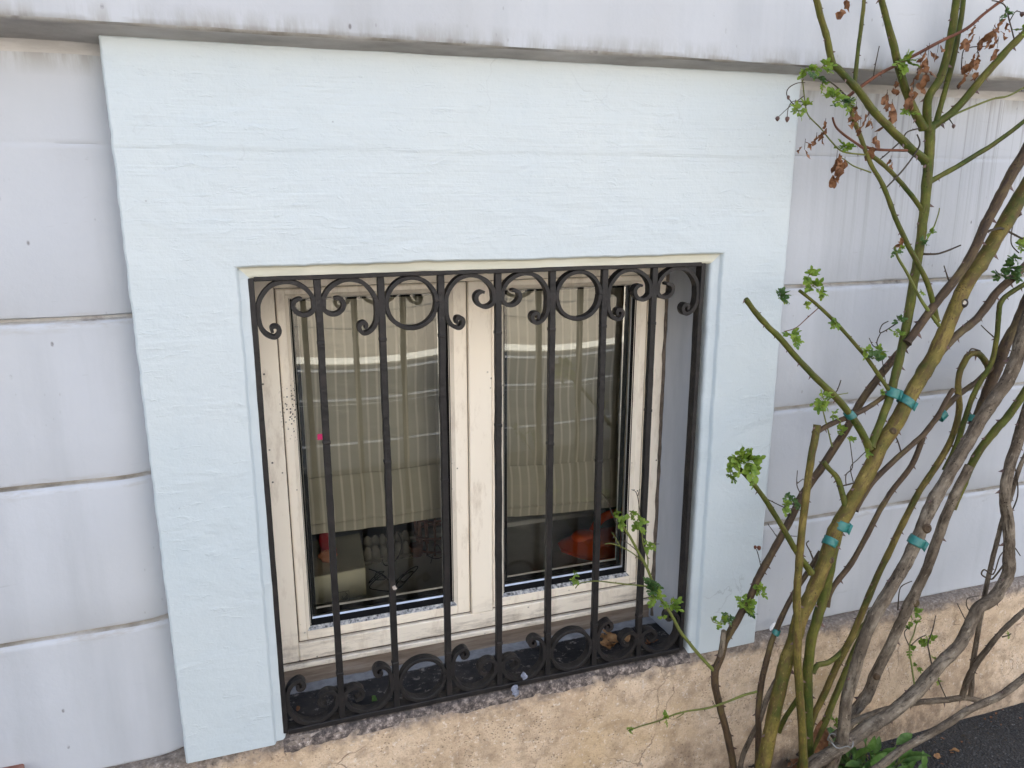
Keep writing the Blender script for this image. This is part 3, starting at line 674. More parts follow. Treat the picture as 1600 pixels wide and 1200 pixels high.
# two roman blinds
def mk_blind():
    m,n,l,b=mat('striped_linen'); v=coords(n,l); sep=n.new('ShaderNodeSeparateXYZ'); l.new(v,sep.inputs[0])
    wx=math_(n,l,'ADD',sep.outputs[0],math_(n,l,'MULTIPLY',math_(n,l,'SUBTRACT',noise(n,l,coords(n,l,(6,1,3)),1,3),.5),.012))
    fr_=math_(n,l,'FRACT',math_(n,l,'DIVIDE',wx,.0222)); s=band(n,l,fr_,.5,.15); s=math_(n,l,'MULTIPLY',s,1.8,True)
    c=ramp(n,l,noise(n,l,v,7,4),[(.3,(.43,.41,.335)),(.7,(.54,.515,.43))]); c=mix(n,l,math_(n,l,'MULTIPLY',s,.6),c,(.80,.76,.67))
    l.new(c,b.inputs['Base Color']); b.inputs['Roughness'].default_value=.9
    t=n.new('ShaderNodeBsdfTranslucent'); l.new(c,t.inputs[0]); mx=n.new('ShaderNodeMixShader'); mx.inputs[0].default_value=.15
    l.new(b.outputs[0],mx.inputs[1]); l.new(t.outputs[0],mx.inputs[2]); l.new(mx.outputs[0],n['Material Output'].inputs[0])
    bump(n,l,b,noise(n,l,coords(n,l,(300,300,300)),1,2),.0005,.6); return m
M['blind']=mk_blind()
m_,n_,l_,b_=mat('pale_hem'); M['hem']=mk_simple('pale_linen_hem',[(.3,(.50,.475,.40)),(.7,(.60,.57,.49))],12,.9,bd=.0005,bs=300)
def blind(name,pxl,pyl,pxr,pyr,seam,label):
    L=at(pxl,pyl,.30); Rr=at(pxr,pyr,.30); root=empty(name,(0,0,0),label,'blind','roman blinds behind the panes')
    x0,x1=L.x-.02,Rr.x+.02; zb0=L.z+(Rr.z-L.z)*((x0-L.x)/(Rr.x-L.x)); zb1=L.z+(Rr.z-L.z)*((x1-L.x)/(Rr.x-L.x)); zt=GZ-.17
    sm=at(pxl,seam,.30).z-L.z
    NX,NZ=40,70; mb=MB(); rings=[]; hemr=[]
    for i in range(NX+1):
        u=i/NX; x=x0+(x1-x0)*u; zb=zb0+(zb1-zb0)*u-.004*math.sin(math.pi*u)+.002*mnoise.noise(V((x*22,0,1)))
        rg=[]
        for k in range(NZ+1):
            z=zb+sm+(zt-zb-sm)*k/NZ
            fold=.006*math.sin((z-zb)*26)+.003*mnoise.noise(V((x*9,z*6,2)))
            rg.append(V((x,.312+fold,z)))
        rings.append(rg)
        hr=[]
        for k in range(25):
            t=k/24; z=zb+(sm+.006)*t
            hr.append(V((x,.294+.010*t*t-.006*math.sin(math.pi*t)+.0025*mnoise.noise(V((x*12,t*3,5)))-(.004 if .18<t<.24 else 0),z)))
        hemr.append(hr)
    mb.sweep(rings,False); mb.build('fabric',M['blind'],root,True,60)
    mb=MB(); mb.sweep(hemr,False); mb.build('hem_fold',M['blind'],root,True,60)
    set_base(root,((x0+x1)/2,.31,zt)); return root
blind('roman_blind',478,834,690,806,752,'cream striped roman blind behind the left pane, sagging hem')
blind('roman_blind',788,806,957,790,733,'cream striped roman blind behind the right pane, straight hem')
# objects on the inner sill
M['block']=mk_simple('pale_concrete',[(.3,(.50,.49,.38)),(.7,(.62,.60,.47))],9,.85,bd=.001,bs=60)
M['redfoil']=mk_simple('red_foil',[(.3,(.42,.008,.012)),(.7,(.62,.02,.02))],20,.3,bd=.002,bs=40)
M['copper']=mk_simple('copper_foil',[(.3,(.40,.12,.05)),(.7,(.70,.32,.18))],60,.35,bd=.003,bs=90,metal=.4)
M['orange']=mk_simple('orange_plastic',[(.3,(.90,.12,.028)),(.7,(.95,.15,.038))],6,.3,bd=.0006,bs=30)
M['carton']=mk_simple('grey_pulp',[(.3,(.16,.15,.13)),(.7,(.25,.235,.21))],30,.9,bd=.001,bs=120)
M['basket']=mk_simple('brown_cane_work',[(.3,(.12,.05,.03)),(.7,(.2,.09,.05))],30,.7,bd=0)
# block
bl=empty('concrete_block',(0,0,0),'pale concrete block with stamped mark at lower left of left pane','block')
p0=atz(486,948,IZ); p1=atz(573,930,IZ); top=at(489,903,p0.y).z
mb=MB(); d=(p1-p0); d.z=0; back=V((-d.y,d.x,0)).normalized()*.20
back=V((.018,.20,0)); q=[p0,p1,p1+back,p0+back]
lo=[mb.vert((p.x,p.y,IZ)) for p in q]; hi=[mb.vert((p.x,p.y,top)) for p in q]
mb.face(hi); mb.face(lo[::-1])
for i in range(4): k=(i+1)%4; mb.face((lo[i],lo[k],hi[k],hi[i]))
mb.build('body',M['block'],bl,True,40,.003)
mk=at(537,932,p0.y-.001); mb=MB()
for s in range(3):
    mb.tube([V((mk.x+math.cos(t/10*2*math.pi)*(.004+.003*s),mk.y-.0005,mk.z+math.sin(t/10*2*math.pi)*(.004+.003*s))) for t in range(4+s*2,11+s)],.0008,5)
e=.0125
mb.tube([V((mk.x-e,mk.y-.0005,mk.z+e)),V((mk.x+e,mk.y-.0005,mk.z+e)),V((mk.x+e,mk.y-.0005,mk.z-e)),V((mk.x-e,mk.y-.0005,mk.z-e)),V((mk.x-e,mk.y-.0005,mk.z+e))],.0008,5)
mb.build('stamp',M['carton'],bl); set_base(bl,((p0.x+p1.x)/2,p0.y+.1,IZ))
# red foil cone lying on the block
fc=empty('foil_cone',(0,0,0),'red foil cone with coppery embossed end lying on the concrete block','ornament')
c0=at(513,873,p0.y+.055); c0.z=top+.022; c1=c0+V((-.004,.11,.060))
mb=MB(); mb.tube([c0.lerp(c1,t/8) for t in range(9)],[.021-.0195*t/8+.0012*math.sin(t*2.3) for t in range(9)],16,bump=.25); mb.build('wrapper',M['redfoil'],fc)
ax=(c1-c0).normalized(); mb=MB(); mb.tube([c0+ax*.003,c0-ax*.0015,c0-ax*.004,c0-ax*.0055,c0-ax*.006],[.0215,.021,.019,.012,.001],18,bump=.35); mb.build('embossed_end',M['copper'],fc); set_base(fc,c0)
# black wire shapes
def wire(name,pxs,r,label,m=None,z=.004,cat='wire',y=None):
    mb=MB(); pts=[]
    for (a,b_,dz) in pxs: p=atz(a,b_,IZ+z+dz); pts.append(tuple(p))
    mb.tube([V(p) for p in catmull(pts,4)],r,6); return tag(mb.build(name,m or M['blackwire']),label,cat)
wire('wire_clip',[(576,889,.002),(588,893,.004),(598,898,.004),(607,907,.002),(601,900,.008),(590,897,.010),(580,906,.002),(577,911,0),(592,899,.012),(600,893,.016),(588,895,.004),(586,905,.002),(597,906,.001),(602,904,.002),(595,900,.006),(577,917,0),(590,922,0),(609,924,.002)],.0013,'bent black wire clip lying beside the concrete block')
wire('wire_clip',[(612,921,0),(622,909,.006),(636,893,.008),(650,885,.012),(652,888,.010),(640,902,.004),(624,918,.002),(619,914,.006),(630,900,.009),(643,893,.010),(645,896,.008),(632,909,.004),(626,905,.010),(634,897,.012),(628,899,.004),(617,912,.002),(615,925,0)],.0015,'folded black wire peg on the sill right of second bar')
wire('wire_loop',[(600,861,.02),(597,872,.01),(601,883,0),(612,881,0),(622,870,.02),(628,850,.05),(622,833,.06)],.0012,'thin dark wire loop curling in front of the grey carton')
wire('wire_loop',[(668,868,0),(680,873,.006),(692,869,.01),(688,858,.02),(682,851,.02),(677,866,.004),(673,880,0)],.0012,'thin dark wire hoop on the sill beside the central frame')
# egg carton
ec=empty('egg_carton',(0,0,0),'grey pulp egg carton standing open on the sill behind the concrete block','carton')
e0=atz(575,880,IZ); e1=atz(640,868,IZ); dv=e1-e0; mb=MB()
for i in range(6):
    c=e0+dv*(i/5.5)
    mb.tube([V((c.x,c.y,IZ+h)) for h in (0,.02,.034,.042,.046)],[.014,.013,.011,.007,.001],10)
    c2=c+V((.006,.035,0)); mb.tube([V((c2.x,c2.y,IZ+h)) for h in (0,.03,.046,.055,.059)],[.014,.013,.011,.007,.001],10)
mb.build('cups',M['carton'],ec); mb=MB(); mb.tube([e0+V((-.015,-.016,.012)),e0+dv*1.05+V((0,-.016,.012))],.004,6); mb.build('rim',M['carton'],ec); set_base(ec,e0)
# basket with upright canes and terracotta pot, dim in the back
bk=empty('wicker_basket',(0,0,0),'small brown wicker basket under the left blind near the frame','basket')
bc=atz(668,842,IZ); bc.y=.50; bc.x=.445; mb=MB()
for i in range(14):
    th=2*math.pi*i/14; mb.tube([V((bc.x+.045*math.cos(th),bc.y+.04*math.sin(th),IZ)),V((bc.x+.055*math.cos(th),bc.y+.048*math.sin(th),IZ+.10))],.0032,5)
mb.build('uprights',M['basket'],bk); mb=MB()
for h,r in ((.01,.047),(.05,.052),(.10,.057)): mb.tube([V((bc.x+r*math.cos(t*math.pi/12),bc.y+r*.88*math.sin(t*math.pi/12),IZ+h)) for t in range(25)],.0035,5)
mb.build('bands',M['basket'],bk); set_base(bk,(bc.x,bc.y,IZ))
pc=atz(651,868,IZ); mb=MB(); mb.tube([V((pc.x,pc.y,IZ+h)) for h in (0,.02,.03,.031,.015)],[.013,.017,.019,.015,.012],14); tag(mb.build('clay_pot',M['basket']),'little clay pot on the sill in front of the basket','pot')
# orange-red plastic thing behind the right pane
tb=empty('plastic_toy',(0,0,0),'glossy orange-red plastic toy with pointed end and raised oval top','toy')
base=[atz(*p,IZ) for p in ((862,857),(924,879),(968,875),(1000,868),(1003,836),(952,836),(905,845))]
for _ in range(1): base=[q for k in range(len(base)) for q in (base[k].lerp(base[(k+1)%len(base)],.25),base[k].lerp(base[(k+1)%len(base)],.75))]
cen=sum(base,V((0,0,0)))/len(base); mb=MB(); rings=[]
for h,s in ((0,1.0),(.010,1.02),(.024,.90),(.036,.66),(.039,.60)):
    rings.append([V((cen.x+(p.x-cen.x)*s,cen.y+(p.y-cen.y)*s,IZ+h*(1.0))) for p in base])
mb.sweep(rings,True,0,True); mb.build('hull',M['orange'],tb,True,35)
dc=atz(913,838,IZ+.035); mb=MB()
rings=[]
for h,s in ((-.02,1.0),(.002,.98),(.008,.86),(.011,.72),(.0115,.2)):
    rings.append([V((dc.x+.036*s*math.cos(t*math.pi/12),dc.y+.03*s*math.sin(t*math.pi/12),dc.z+h)) for t in range(24)])
mb.sweep(rings,True,0,True); mb.build('oval_top',M['orange'],tb,True,35)
mb=MB(); hb=atz(985,816,IZ+.07); mb.tube([V(p) for p in catmull([tuple(dc+V((.03,.015,.0))),tuple(dc+V((.06,.02,.035))),tuple(dc+V((.12,.02,.045))),tuple(dc+V((.17,.02,.02)))],6)],[.012]*19,10); mb.build('handle',M['orange'],tb)
set_base(tb,cen)

# ---------------------------------------------------------------- climbing roses
rose=empty('climbing_rose',(0,0,0),'tall thorny climbing rose with green and olive canes and fresh leaves','rose bush')
old=empty('climbing_rose',(0,0,0),'old woody grey-brown climbing rose sprawling at lower right over the plinth','rose bush')
CANES={}; CANEOBJ={}
def holder(p,root):
    best=(1e9,None)
    for k,C in CANES.items():
        if CANEOBJ[k].parent is not root: continue
        for a,b_ in zip(C,C[1:]):
            dx,dy=b_[0]-a[0],b_[1]-a[1]; q=dx*dx+dy*dy or 1
            t=max(0,min(1,((p[0]-a[0])*dx+(p[1]-a[1])*dy)/q)); d=math.hypot(a[0]+dx*t-p[0],a[1]+dy*t-p[1])
            if d<best[0]: best=(d,CANEOBJ[k])
    return best[1]
def cane(key,parent,m,w0,w1,y0,y1,pts,root=False,par=None,thorn=1.0,name='cane',wav=.3,end_par=None):
    """pts: photo pixels; w0,w1 widths in photo pixels; y0,y1 distance from the wall plane at both ends"""
    if par: y0=near(par,pts[0])
    if end_par: y1=near(end_par,pts[-1])
    L=[0]
    for a,b_ in zip(pts,pts[1:]): L.append(L[-1]+math.hypot(a[0]-b_[0],a[1]-b_[1]))
    P=[]
    for (px,py),s in zip(pts,L):
        t=s/L[-1]; P.append((px,py,y0+(y1-y0)*t,w0+(w1-w0)*t))
    CANES[key]=[(p[0],p[1],p[2]) for p in P]
    S=catmull(P,5); W=[at(q[0],q[1],q[2]) for q in S]; rad=[max(.0006,q[3]*.47*pxm(p)) for q,p in zip(S,W)]
    if par:                                   # sink the joint a little into the parent and flare it
        d=(W[0]-W[1]).normalized(); W.insert(0,W[0]+d*rad[0]*.8); rad.insert(0,rad[0]*1.25)
    if root:
        d=(W[0]-W[1]).normalized(); e=W[0].copy(); k=0
        while e.z>-.03 and k<40:
            e=e+V((d.x*.6,d.y*.3,min(d.z,-.55)))*.03; W.insert(0,e.copy()); rad.insert(0,rad[0]*1.015); k+=1
    # resample evenly and add node swellings
    mb=MB(); pts2=[]; r2=[]; acc=0; seed=rnd.random()*50; wav*=.45
    for i,(p,r) in enumerate(zip(W,rad)):
        j=V((mnoise.noise(V((i*.35,seed,0))),mnoise.noise(V((i*.35,seed,4))),mnoise.noise(V((i*.35,seed,8)))))
        node=1+.14*max(0,mnoise.noise(V((i*.8,seed,20))))
        pts2.append(p+j*r*wav); r2.append(r*node*(1+.05*mnoise.noise(V((i*.3,seed,30)))))
    n=12 if w0>14 else (9 if w0>5 else 6)
    gy=m is M['grey'] and w0>6
    if gy:
        n=22; pf=[];rf=[]
        for i in range(len(pts2)-1):
            for t in (0,.5): pf.append(pts2[i].lerp(pts2[i+1],t)); rf.append(r2[i]*(1-t)+r2[i+1]*t)
        pf.append(pts2[-1]); rf.append(r2[-1]); mb.tube(pf,[q*.92 for q in rf],n,bump=.08,ridge=.11)
    else: mb.tube(pts2,r2,n,bump=.10,ridge=.05)
    # thorns: short hooked cones on the same cane mesh
    if thorn>0:
        tot=0; nxt=.02
        for i in range(1,len(pts2)):
            seg=(pts2[i]-pts2[i-1]).length; tot+=seg
            if tot>nxt:
                nxt=tot+rnd.uniform(.018,.055)/thorn
                t=(pts2[i]-pts2[i-1]).normalized(); side=t.cross(FW).normalized()*(1 if rnd.random()<.5 else -1)
                out=(side+FW*rnd.uniform(-.7,.35)).normalized(); ln=min(.010,max(.0035,r2[i]*.95))*rnd.uniform(.8,1.3)
                b0=pts2[i]+out*r2[i]*.85; tip=b0+out*ln-V((0,0,ln*.45)); q=[]
                for k in range(5):
                    th=2*math.pi*k/5; q.append(mb.vert(b0+t*math.cos(th)*ln*.45+t.cross(out)*math.sin(th)*ln*.18))
                tv=mb.vert(tip)
                for k in range(5): mb.face((q[k],q[(k+1)%5],tv),1)
    o=mb.build(name,[m,M['thorn']],parent,True,50); CANEOBJ[key]=o; return o
def near(key,p,any_=False):
    keys=[key] if key else list(CANES); best=(1e9,0)
    for k in keys:
        C=CANES[k]
        for a,b_ in zip(C,C[1:]):
            dx,dy=b_[0]-a[0],b_[1]-a[1]; q=dx*dx+dy*dy
            t=0 if q==0 else max(0,min(1,((p[0]-a[0])*dx+(p[1]-a[1])*dy)/q))
            d=math.hypot(a[0]+dx*t-p[0],a[1]+dy*t-p[1])
            if d<best[0]: best=(d,a[2]+(b_[2]-a[2])*t)
    return best[1]
G,O,B_,Y,T,RD,SH=M['green'],M['olive'],M['brown'],M['grey'],M['twig'],M['red'],M['shoot']
# main stems of the green rose
cane('M',rose,O,23,24,-.20,-.10,[(1192,1197),(1205,1137),(1215,1090),(1225,1045),(1240,1005),(1250,967),(1272,920),(1287,880),(1305,830),(1325,795),(1350,750),(1375,700),(1400,660),(1425,612),(1448,575),(1468,538),(1490,487),(1513,440),(1540,400),(1565,357),(1602,295),(1640,235)],True,thorn=.35)
cane('M2',rose,B_,13,19,-.09,-.115,[(1420,532),(1450,490),(1475,458),(1505,420),(1522,390),(1537,357),(1556,320),(1577,280),(1600,240),(1640,170)],par='M',thorn=.4)
cane('A',rose,G,13,17,0,-.06,[(1362,694),(1378,655),(1391,620),(1398,590),(1409,545),(1418,500),(1430,430),(1438,380),(1444,330),(1448,290),(1452,240),(1453,196)],par='M',thorn=.7)
cane('Gc',rose,G,18,15,-.17,-.13,[(1263,1175),(1261,1100),(1262,1050),(1267,1005),(1277,965),(1288,930),(1303,860),(1318,800)],True,thorn=.3)
cane('P',rose,O,14,12,-.235,-.155,[(1256,1190),(1252,1125),(1249,1075),(1246,1025),(1246,975),(1245,930),(1248,880),(1255,810),(1263,745),(1270,700),(1277,664)],True,thorn=.5)
cane('P2',rose,B_,9,8,0,-.12,[(1275,676),(1300,662),(1330,650),(1362,633),(1392,610)],par='P',thorn=.8)
cane('K',rose,B_,12,13,-.13,-.075,[(1146,1197),(1137,1150),(1127,1112),(1119,1080),(1117,1050),(1125,1030),(1133,1003),(1147,977),(1172,932),(1185,902),(1200,875),(1232,817),(1255,772),(1287,725),(1320,674),(1350,620),(1395,562),(1420,532),(1450,490),(1475,457)],True,thorn=1.2)
cane('Kst',rose,Y,10,9,0,-.13,[(1126,1026),(1129,1005),(1131,986)],par='K',thorn=0)
cane('N',rose,G,13,9,0,-.15,[(1357,697),(1337,660),(1307,622),(1282,597),(1250,565),(1222,532),(1200,510),(1180,488),(1165,467)],par='M',thorn=.9)
cane('N2',rose,G,7,5.5,0,-.09,[(1392,612),(1384,602),(1360,567),(1340,542),(1307,505),(1275,475),(1249,454)],par='A',thorn=1)
cane('N3',rose,G,11,7,0,-.21,[(1265,892),(1245,862),(1227,832),(1205,795),(1180,760),(1151,727)],par='M',thorn=.5)
cane('N4',rose,G,11,8,0,-.13,[(1322,794),(1310,750),(1295,732),(1287,722)],par='M',thorn=1.4)
cane('Q',rose,B_,10,8,0,-.12,[(1338,794),(1362,755),(1395,722),(1425,695),(1447,675),(1465,650),(1482,620),(1490,608)],par='M',thorn=.8)
cane('R',rose,B_,9,9,-.145,-.05,[(1292,948),(1300,920),(1330,880),(1355,835),(1375,797),(1395,765),(1425,727),(1440,690),(1447,674),(1475,640),(1500,615),(1525,597),(1550,575),(1580,560),(1615,543)],thorn=1)
cane('S',rose,O,11,10,-.15,-.055,[(1268,1128),(1272,1117),(1290,1080),(1310,1035),(1335,985),(1352,945),(1375,892),(1405,830),(1437,767),(1462,730),(1487,685),(1499,640),(1497,610),(1500,582),(1512,557),(1526,552),(1538,562),(1546,584),(1549,610)],True,thorn=.9)
cane('Yc',rose,B_,13,13,0,-.07,[(1465,557),(1485,533),(1508,514),(1530,494),(1548,470),(1562,452),(1585,432),(1610,408)],par='M',thorn=1)
cane('Tc',rose,G,9,8,-.10,-.10,[(1476,735),(1482,722),(1495,695),(1506,660),(1520,620),(1533,595),(1550,565),(1557,530),(1560,500),(1563,475),(1575,460),(1605,442)],thorn=1)
cane('X',rose,G,13,13,-.06,-.08,[(1488,795),(1503,760),(1515,732),(1532,702),(1557,670),(1577,648),(1610,600)],thorn=.8)
cane('L3',rose,B_,11,8,-.16,-.14,[(1184,1195),(1185,1150),(1185,1107),(1190,1065),(1197,1035),(1206,1002),(1220,967),(1240,928),(1260,897),(1282,862)],True,thorn=.8)
cane('L4',rose,Y,9,9,-.13,-.19,[(1158,1190),(1165,1170),(1187,1125),(1200,1087),(1222,1048)],True,thorn=.3)
cane('L5',rose,G,8,8,-.11,-.14,[(1217,1143),(1228,1120),(1243,1098),(1262,1075)],thorn=.4)
cane('L2',rose,G,11,10,-.14,-.10,[(1283,1140),(1290,1127),(1307,1085),(1325,1040),(1345,995),(1362,955)],True,thorn=.4)
cane('Lb',rose,G,9,8,-.15,-.11,[(1270,1052),(1278,1039),(1296,1034),(1318,1016),(1338,991),(1357,968)],thorn=.3)
# upper canes of the green rose
cane('A2',rose,G,14,10,0,-.09,[(1441,196),(1420,155),(1407,117),(1397,75),(1385,30),(1377,-2),(1366,-40)],par='A',thorn=.9)
cane('A3',rose,G,14,12,0,-.10,[(1449,198),(1450,155),(1470,120),(1482,75),(1490,30),(1495,-4),(1498,-40)],par='A',thorn=.7)
cane('A4',rose,G,9,8,0,-.06,[(1462,192),(1477,140),(1490,90),(1500,40),(1506,-4),(1510,-40)],par='A',thorn=.7)
cane('A5',rose,G,13,11,0,-.12,[(1458,196),(1487,176),(1520,140),(1550,105),(1575,77),(1602,50),(1640,10)],par='A',thorn=1)
cane('A6',rose,G,14,10,0,-.14,[(1443,248),(1412,222),(1385,195),(1362,170),(1340,140),(1312,110),(1300,97),(1292,60),(1282,25),(1275,-2),(1262,-40)],par='A',thorn=.9)
cane('A7',rose,G,7,6,0,-.09,[(1335,132),(1341,75),(1347,30),(1350,-2),(1353,-40)],par='A6',thorn=1)
cane('A8',rose,RD,5.5,5,-.075,-.12,[(1318,156),(1350,132),(1375,115),(1400,102),(1437,82),(1475,62),(1510,45),(1537,22),(1572,-4),(1610,-30)],thorn=.8)
cane('A9',rose,G,9,7,0,-.09,[(1456,282),(1487,265),(1525,242),(1560,220),(1605,186)],par='A',thorn=.3)
cane('A10',rose,SH,3.5,3,0,-.08,[(1460,202),(1487,182),(1512,170),(1550,155),(1575,150),(1605,134)],par='A',thorn=.5,name='twig')
cane('A11',rose,G,8,7,0,-.11,[(1438,324),(1420,300),(1400,277),(1380,257),(1357,240)],par='A',thorn=.6)
cane('A12',rose,G,9,7,0,-.11,[(1464,500),(1450,445),(1430,405),(1412,370),(1395,330),(1380,290),(1360,255),(1345,215),(1335,190),(1329,168)],par='M',thorn=1)
cane('A13',rose,SH,6,4,0,-.15,[(1466,507),(1440,470),(1420,432),(1403,402),(1398,386)],par='M',thorn=.9)
tw=lambda key,par,m,w0,w1,y1,pts,th=.3: cane(key,rose,m,w0,w1,0,y1,pts,par=par,thorn=th,name='twig',wav=.5)
tw('t1','A12',RD,4.5,4.5,-.13,[(1352,230),(1375,234),(1418,235)]); tw('t2','A12',RD,4.5,3.5,-.15,[(1350,232),(1322,213),(1306,198),(1301,184)])
tw('t3','A12',SH,3,2,-.16,[(1352,242),(1317,237),(1300,222),(1282,200),(1263,180),(1258,160),(1254,125)])
tw('t4','A12',SH,2.6,2,-.13,[(1360,269),(1335,260),(1322,251),(1316,247)]); tw('t5','A12',T,3,2.4,-.07,[(1385,293),(1407,270),(1425,247),(1437,226),(1433,210)])
tw('t6','A',T,2.6,2.2,-.07,[(1440,200),(1418,206),(1408,220),(1380,245),(1372,250)]); tw('t7','A5',T,2.4,1.6,-.10,[(1482,184),(1490,196)])
tw('t8','A6',T,3,2,-.15,[(1320,148),(1304,133),(1290,124)]); tw('t9','t3',T,1.8,1.4,-.17,[(1258,160),(1245,167),(1230,150),(1232,138),(1245,130),(1258,129)])
tw('t10','t3',T,1.6,1.2,-.17,[(1256,150),(1240,162),(1230,170),(1217,182)]); tw('t11','t3',T,1.6,1.2,-.17,[(1258,160),(1240,158),(1232,168),(1230,183)])
tw('t12','A6',T,2,1.6,-.12,[(1365,118),(1368,100),(1374,72)]); tw('t13','A5',T,2.6,2,-.13,[(1585,62),(1577,32),(1571,10),(1560,3),(1550,1)])
tw('t14','t13',T,2,1.4,-.13,[(1578,32),(1587,18),(1597,20)]); tw('t15','A5',T,2,1.6,-.10,[(1502,108),(1505,80),(1515,74),(1545,72)])
tw('t16','A',T,4,2.6,-.09,[(1444,397),(1462,397),(1480,392),(1501,383)]); tw('t17','A',SH,2.6,1.8,-.08,[(1446,378),(1458,357),(1466,335),(1468,325)])
tw('t18','M',T,2.6,1.8,-.12,[(1482,437),(1478,425),(1475,415)]); tw('t19','N2',RD,1.8,1.4,-.10,[(1278,482),(1260,498),(1244,512),(1225,518)])
tw('t20','A',T,2.4,1.6,-.09,[(1400,506),(1376,520),(1378,508),(1388,502)]); tw('t21','t20',T,2,1.4,-.09,[(1376,520),(1370,535),(1374,545),(1378,560),(1384,600)])
tw('t22','t20',T,1.8,1.2,-.09,[(1374,545),(1364,540),(1358,528)]); tw('t23','N',T,2.2,1.6,-.14,[(1300,618),(1308,610),(1314,594)]); tw('t24','N',SH,2.4,1.6,-.14,[(1288,634),(1300,620),(1325,614)])
tw('t25','P2',SH,2.8,2,-.15,[(1300,697),(1292,665),(1286,642)]); tw('t26','Q',T,2.6,2,-.12,[(1408,706),(1403,690),(1396,676)])
tw('t27','P',T,1.8,1.2,-.16,[(1250,770),(1245,757),(1246,735)]); tw('t28','t27',T,1.6,1.2,-.16,[(1246,755),(1255,748)])
tw('t29','M',T,3.5,2.5,-.15,[(1356,745),(1340,753),(1312,760),(1308,758)]); tw('t30','t29',T,2,1.4,-.15,[(1322,758),(1322,742),(1332,730),(1330,705),(1328,690)])
tw('t31','t29',T,1.8,1.2,-.14,[(1333,752),(1329,730),(1340,718),(1352,706)]); tw('t32','M',T,2.8,2,-.17,[(1271,875),(1266,862),(1260,850),(1264,845)])
tw('t33','N3',T,2,1.4,-.19,[(1195,778),(1215,788),(1232,795),(1245,792)]); tw('t34','N3',T,1.6,1.2,-.18,[(1222,825),(1232,836),(1245,838)]); tw('t35','K',T,1.6,1.2,-.11,[(1218,845),(1208,830),(1202,822),(1200,818)])
tw('t36','K',T,1.6,1.2,-.12,[(1190,890),(1185,868),(1182,858)]); tw('t37','K',SH,2,1.4,-.13,[(1145,985),(1138,970),(1130,975),(1115,972),(1111,964)]); tw('t38','t37',SH,1.8,1.2,-.13,[(1140,970),(1137,958)])
# sprout that reaches across the grille and the low twig over the plinth
tw('s1','K',SH,6,4,-.09,[(1117,1050),(1087,1017),(1062,985),(1047,957),(1027,927),(1012,890),(997,862),(985,840),(972,820),(965,806)],.5)
tw('s2','s1',SH,3,2,-.07,[(1024,922),(1017,917),(970,912),(935,908),(917,909),(905,912),(899,919)],.8)
tw('s3','s1',SH,2.4,1.6,-.07,[(1008,880),(985,862),(967,853),(953,849),(946,850)]); tw('s4','s1',SH,2.6,1.4,-.08,[(1012,888),(1012,872),(1005,850),(1002,820)])
tw('s5','s1',T,1.8,1.2,-.07,[(978,835),(965,822),(945,776),(932,770)]); tw('s6','s4',T,1.6,1.2,-.08,[(1003,830),(996,775),(987,765)]); tw('s7','s6',T,1.4,1,-.08,[(996,776),(1000,764)])
tw('s8','s1',SH,1.8,1.2,-.07,[(968,852),(960,838),(956,832)]); tw('s9','s1',T,1.6,1.2,-.06,[(997,862),(975,845),(962,848),(945,850)]); tw('s10','s1',T,1.6,1,-.08,[(1017,903),(1022,870),(1024,852),(1030,850)])
tw('b1','L3',SH,4,2,-.12,[(1181,1081),(1160,1087),(1135,1097),(1107,1106),(1075,1111),(1052,1117),(1030,1126),(1000,1135),(981,1142)],.8)
tw('b2','b1',SH,1.8,1.2,-.13,[(1068,1115),(1062,1119),(1056,1122)]); tw('b3','b1',T,1.6,1.2,-.11,[(1117,1103),(1113,1095)])
set_base(rose,(at(1230,1195,-.18).x,-.18,0))
# pruning scars
M['scar']=mk_simple('pruning_scar',[(.35,(.30,.25,.20)),(.7,(.62,.58,.52))],60,.8,bd=.001,bs=150); M['scar_dark']=mk_simple('scar_rim',[(.4,(.02,.015,.012)),(.7,(.05,.035,.03))],60,.8,bd=0)
def scar(px,py,r,key,wr,parent=None,wht=False):
    y=near(key,(px,py)); c=at(px,py,y); k=pxm(c); c=c-FW*(wr*.47*k); a=RT; b_=UP; q=r*k; mb=MB()
    mb.sweep([[c+(a*math.cos(t*math.pi/7)+b_*math.sin(t*math.pi/7))*q*s_-FW*d*q for t in range(14)] for s_,d in ((1.5,-.5),(1.2,.15),(.8,.42),(.6,.3))],True,1)
    mb.sweep([[c+(a*math.cos(t*math.pi/7)+b_*math.sin(t*math.pi/7))*q*s_-FW*d*q for t in range(14)] for s_,d in ((.64,.19),(.3,.2),(.02,.21))],True,0)
    o=mb.build('pruning_scar',[M['scar'] if wht else M['brown'],M['scar_dark'] if wht else M['brown']],CANEOBJ[key],True,60)
for a_ in ((1500,474,5.5,'M',24),): scar(*a_,None,True)
for a_ in ((1391,673,4,'M',24),(1294,873,4,'M',24),(1240,1023,4.5,'M',24)): scar(*a_)
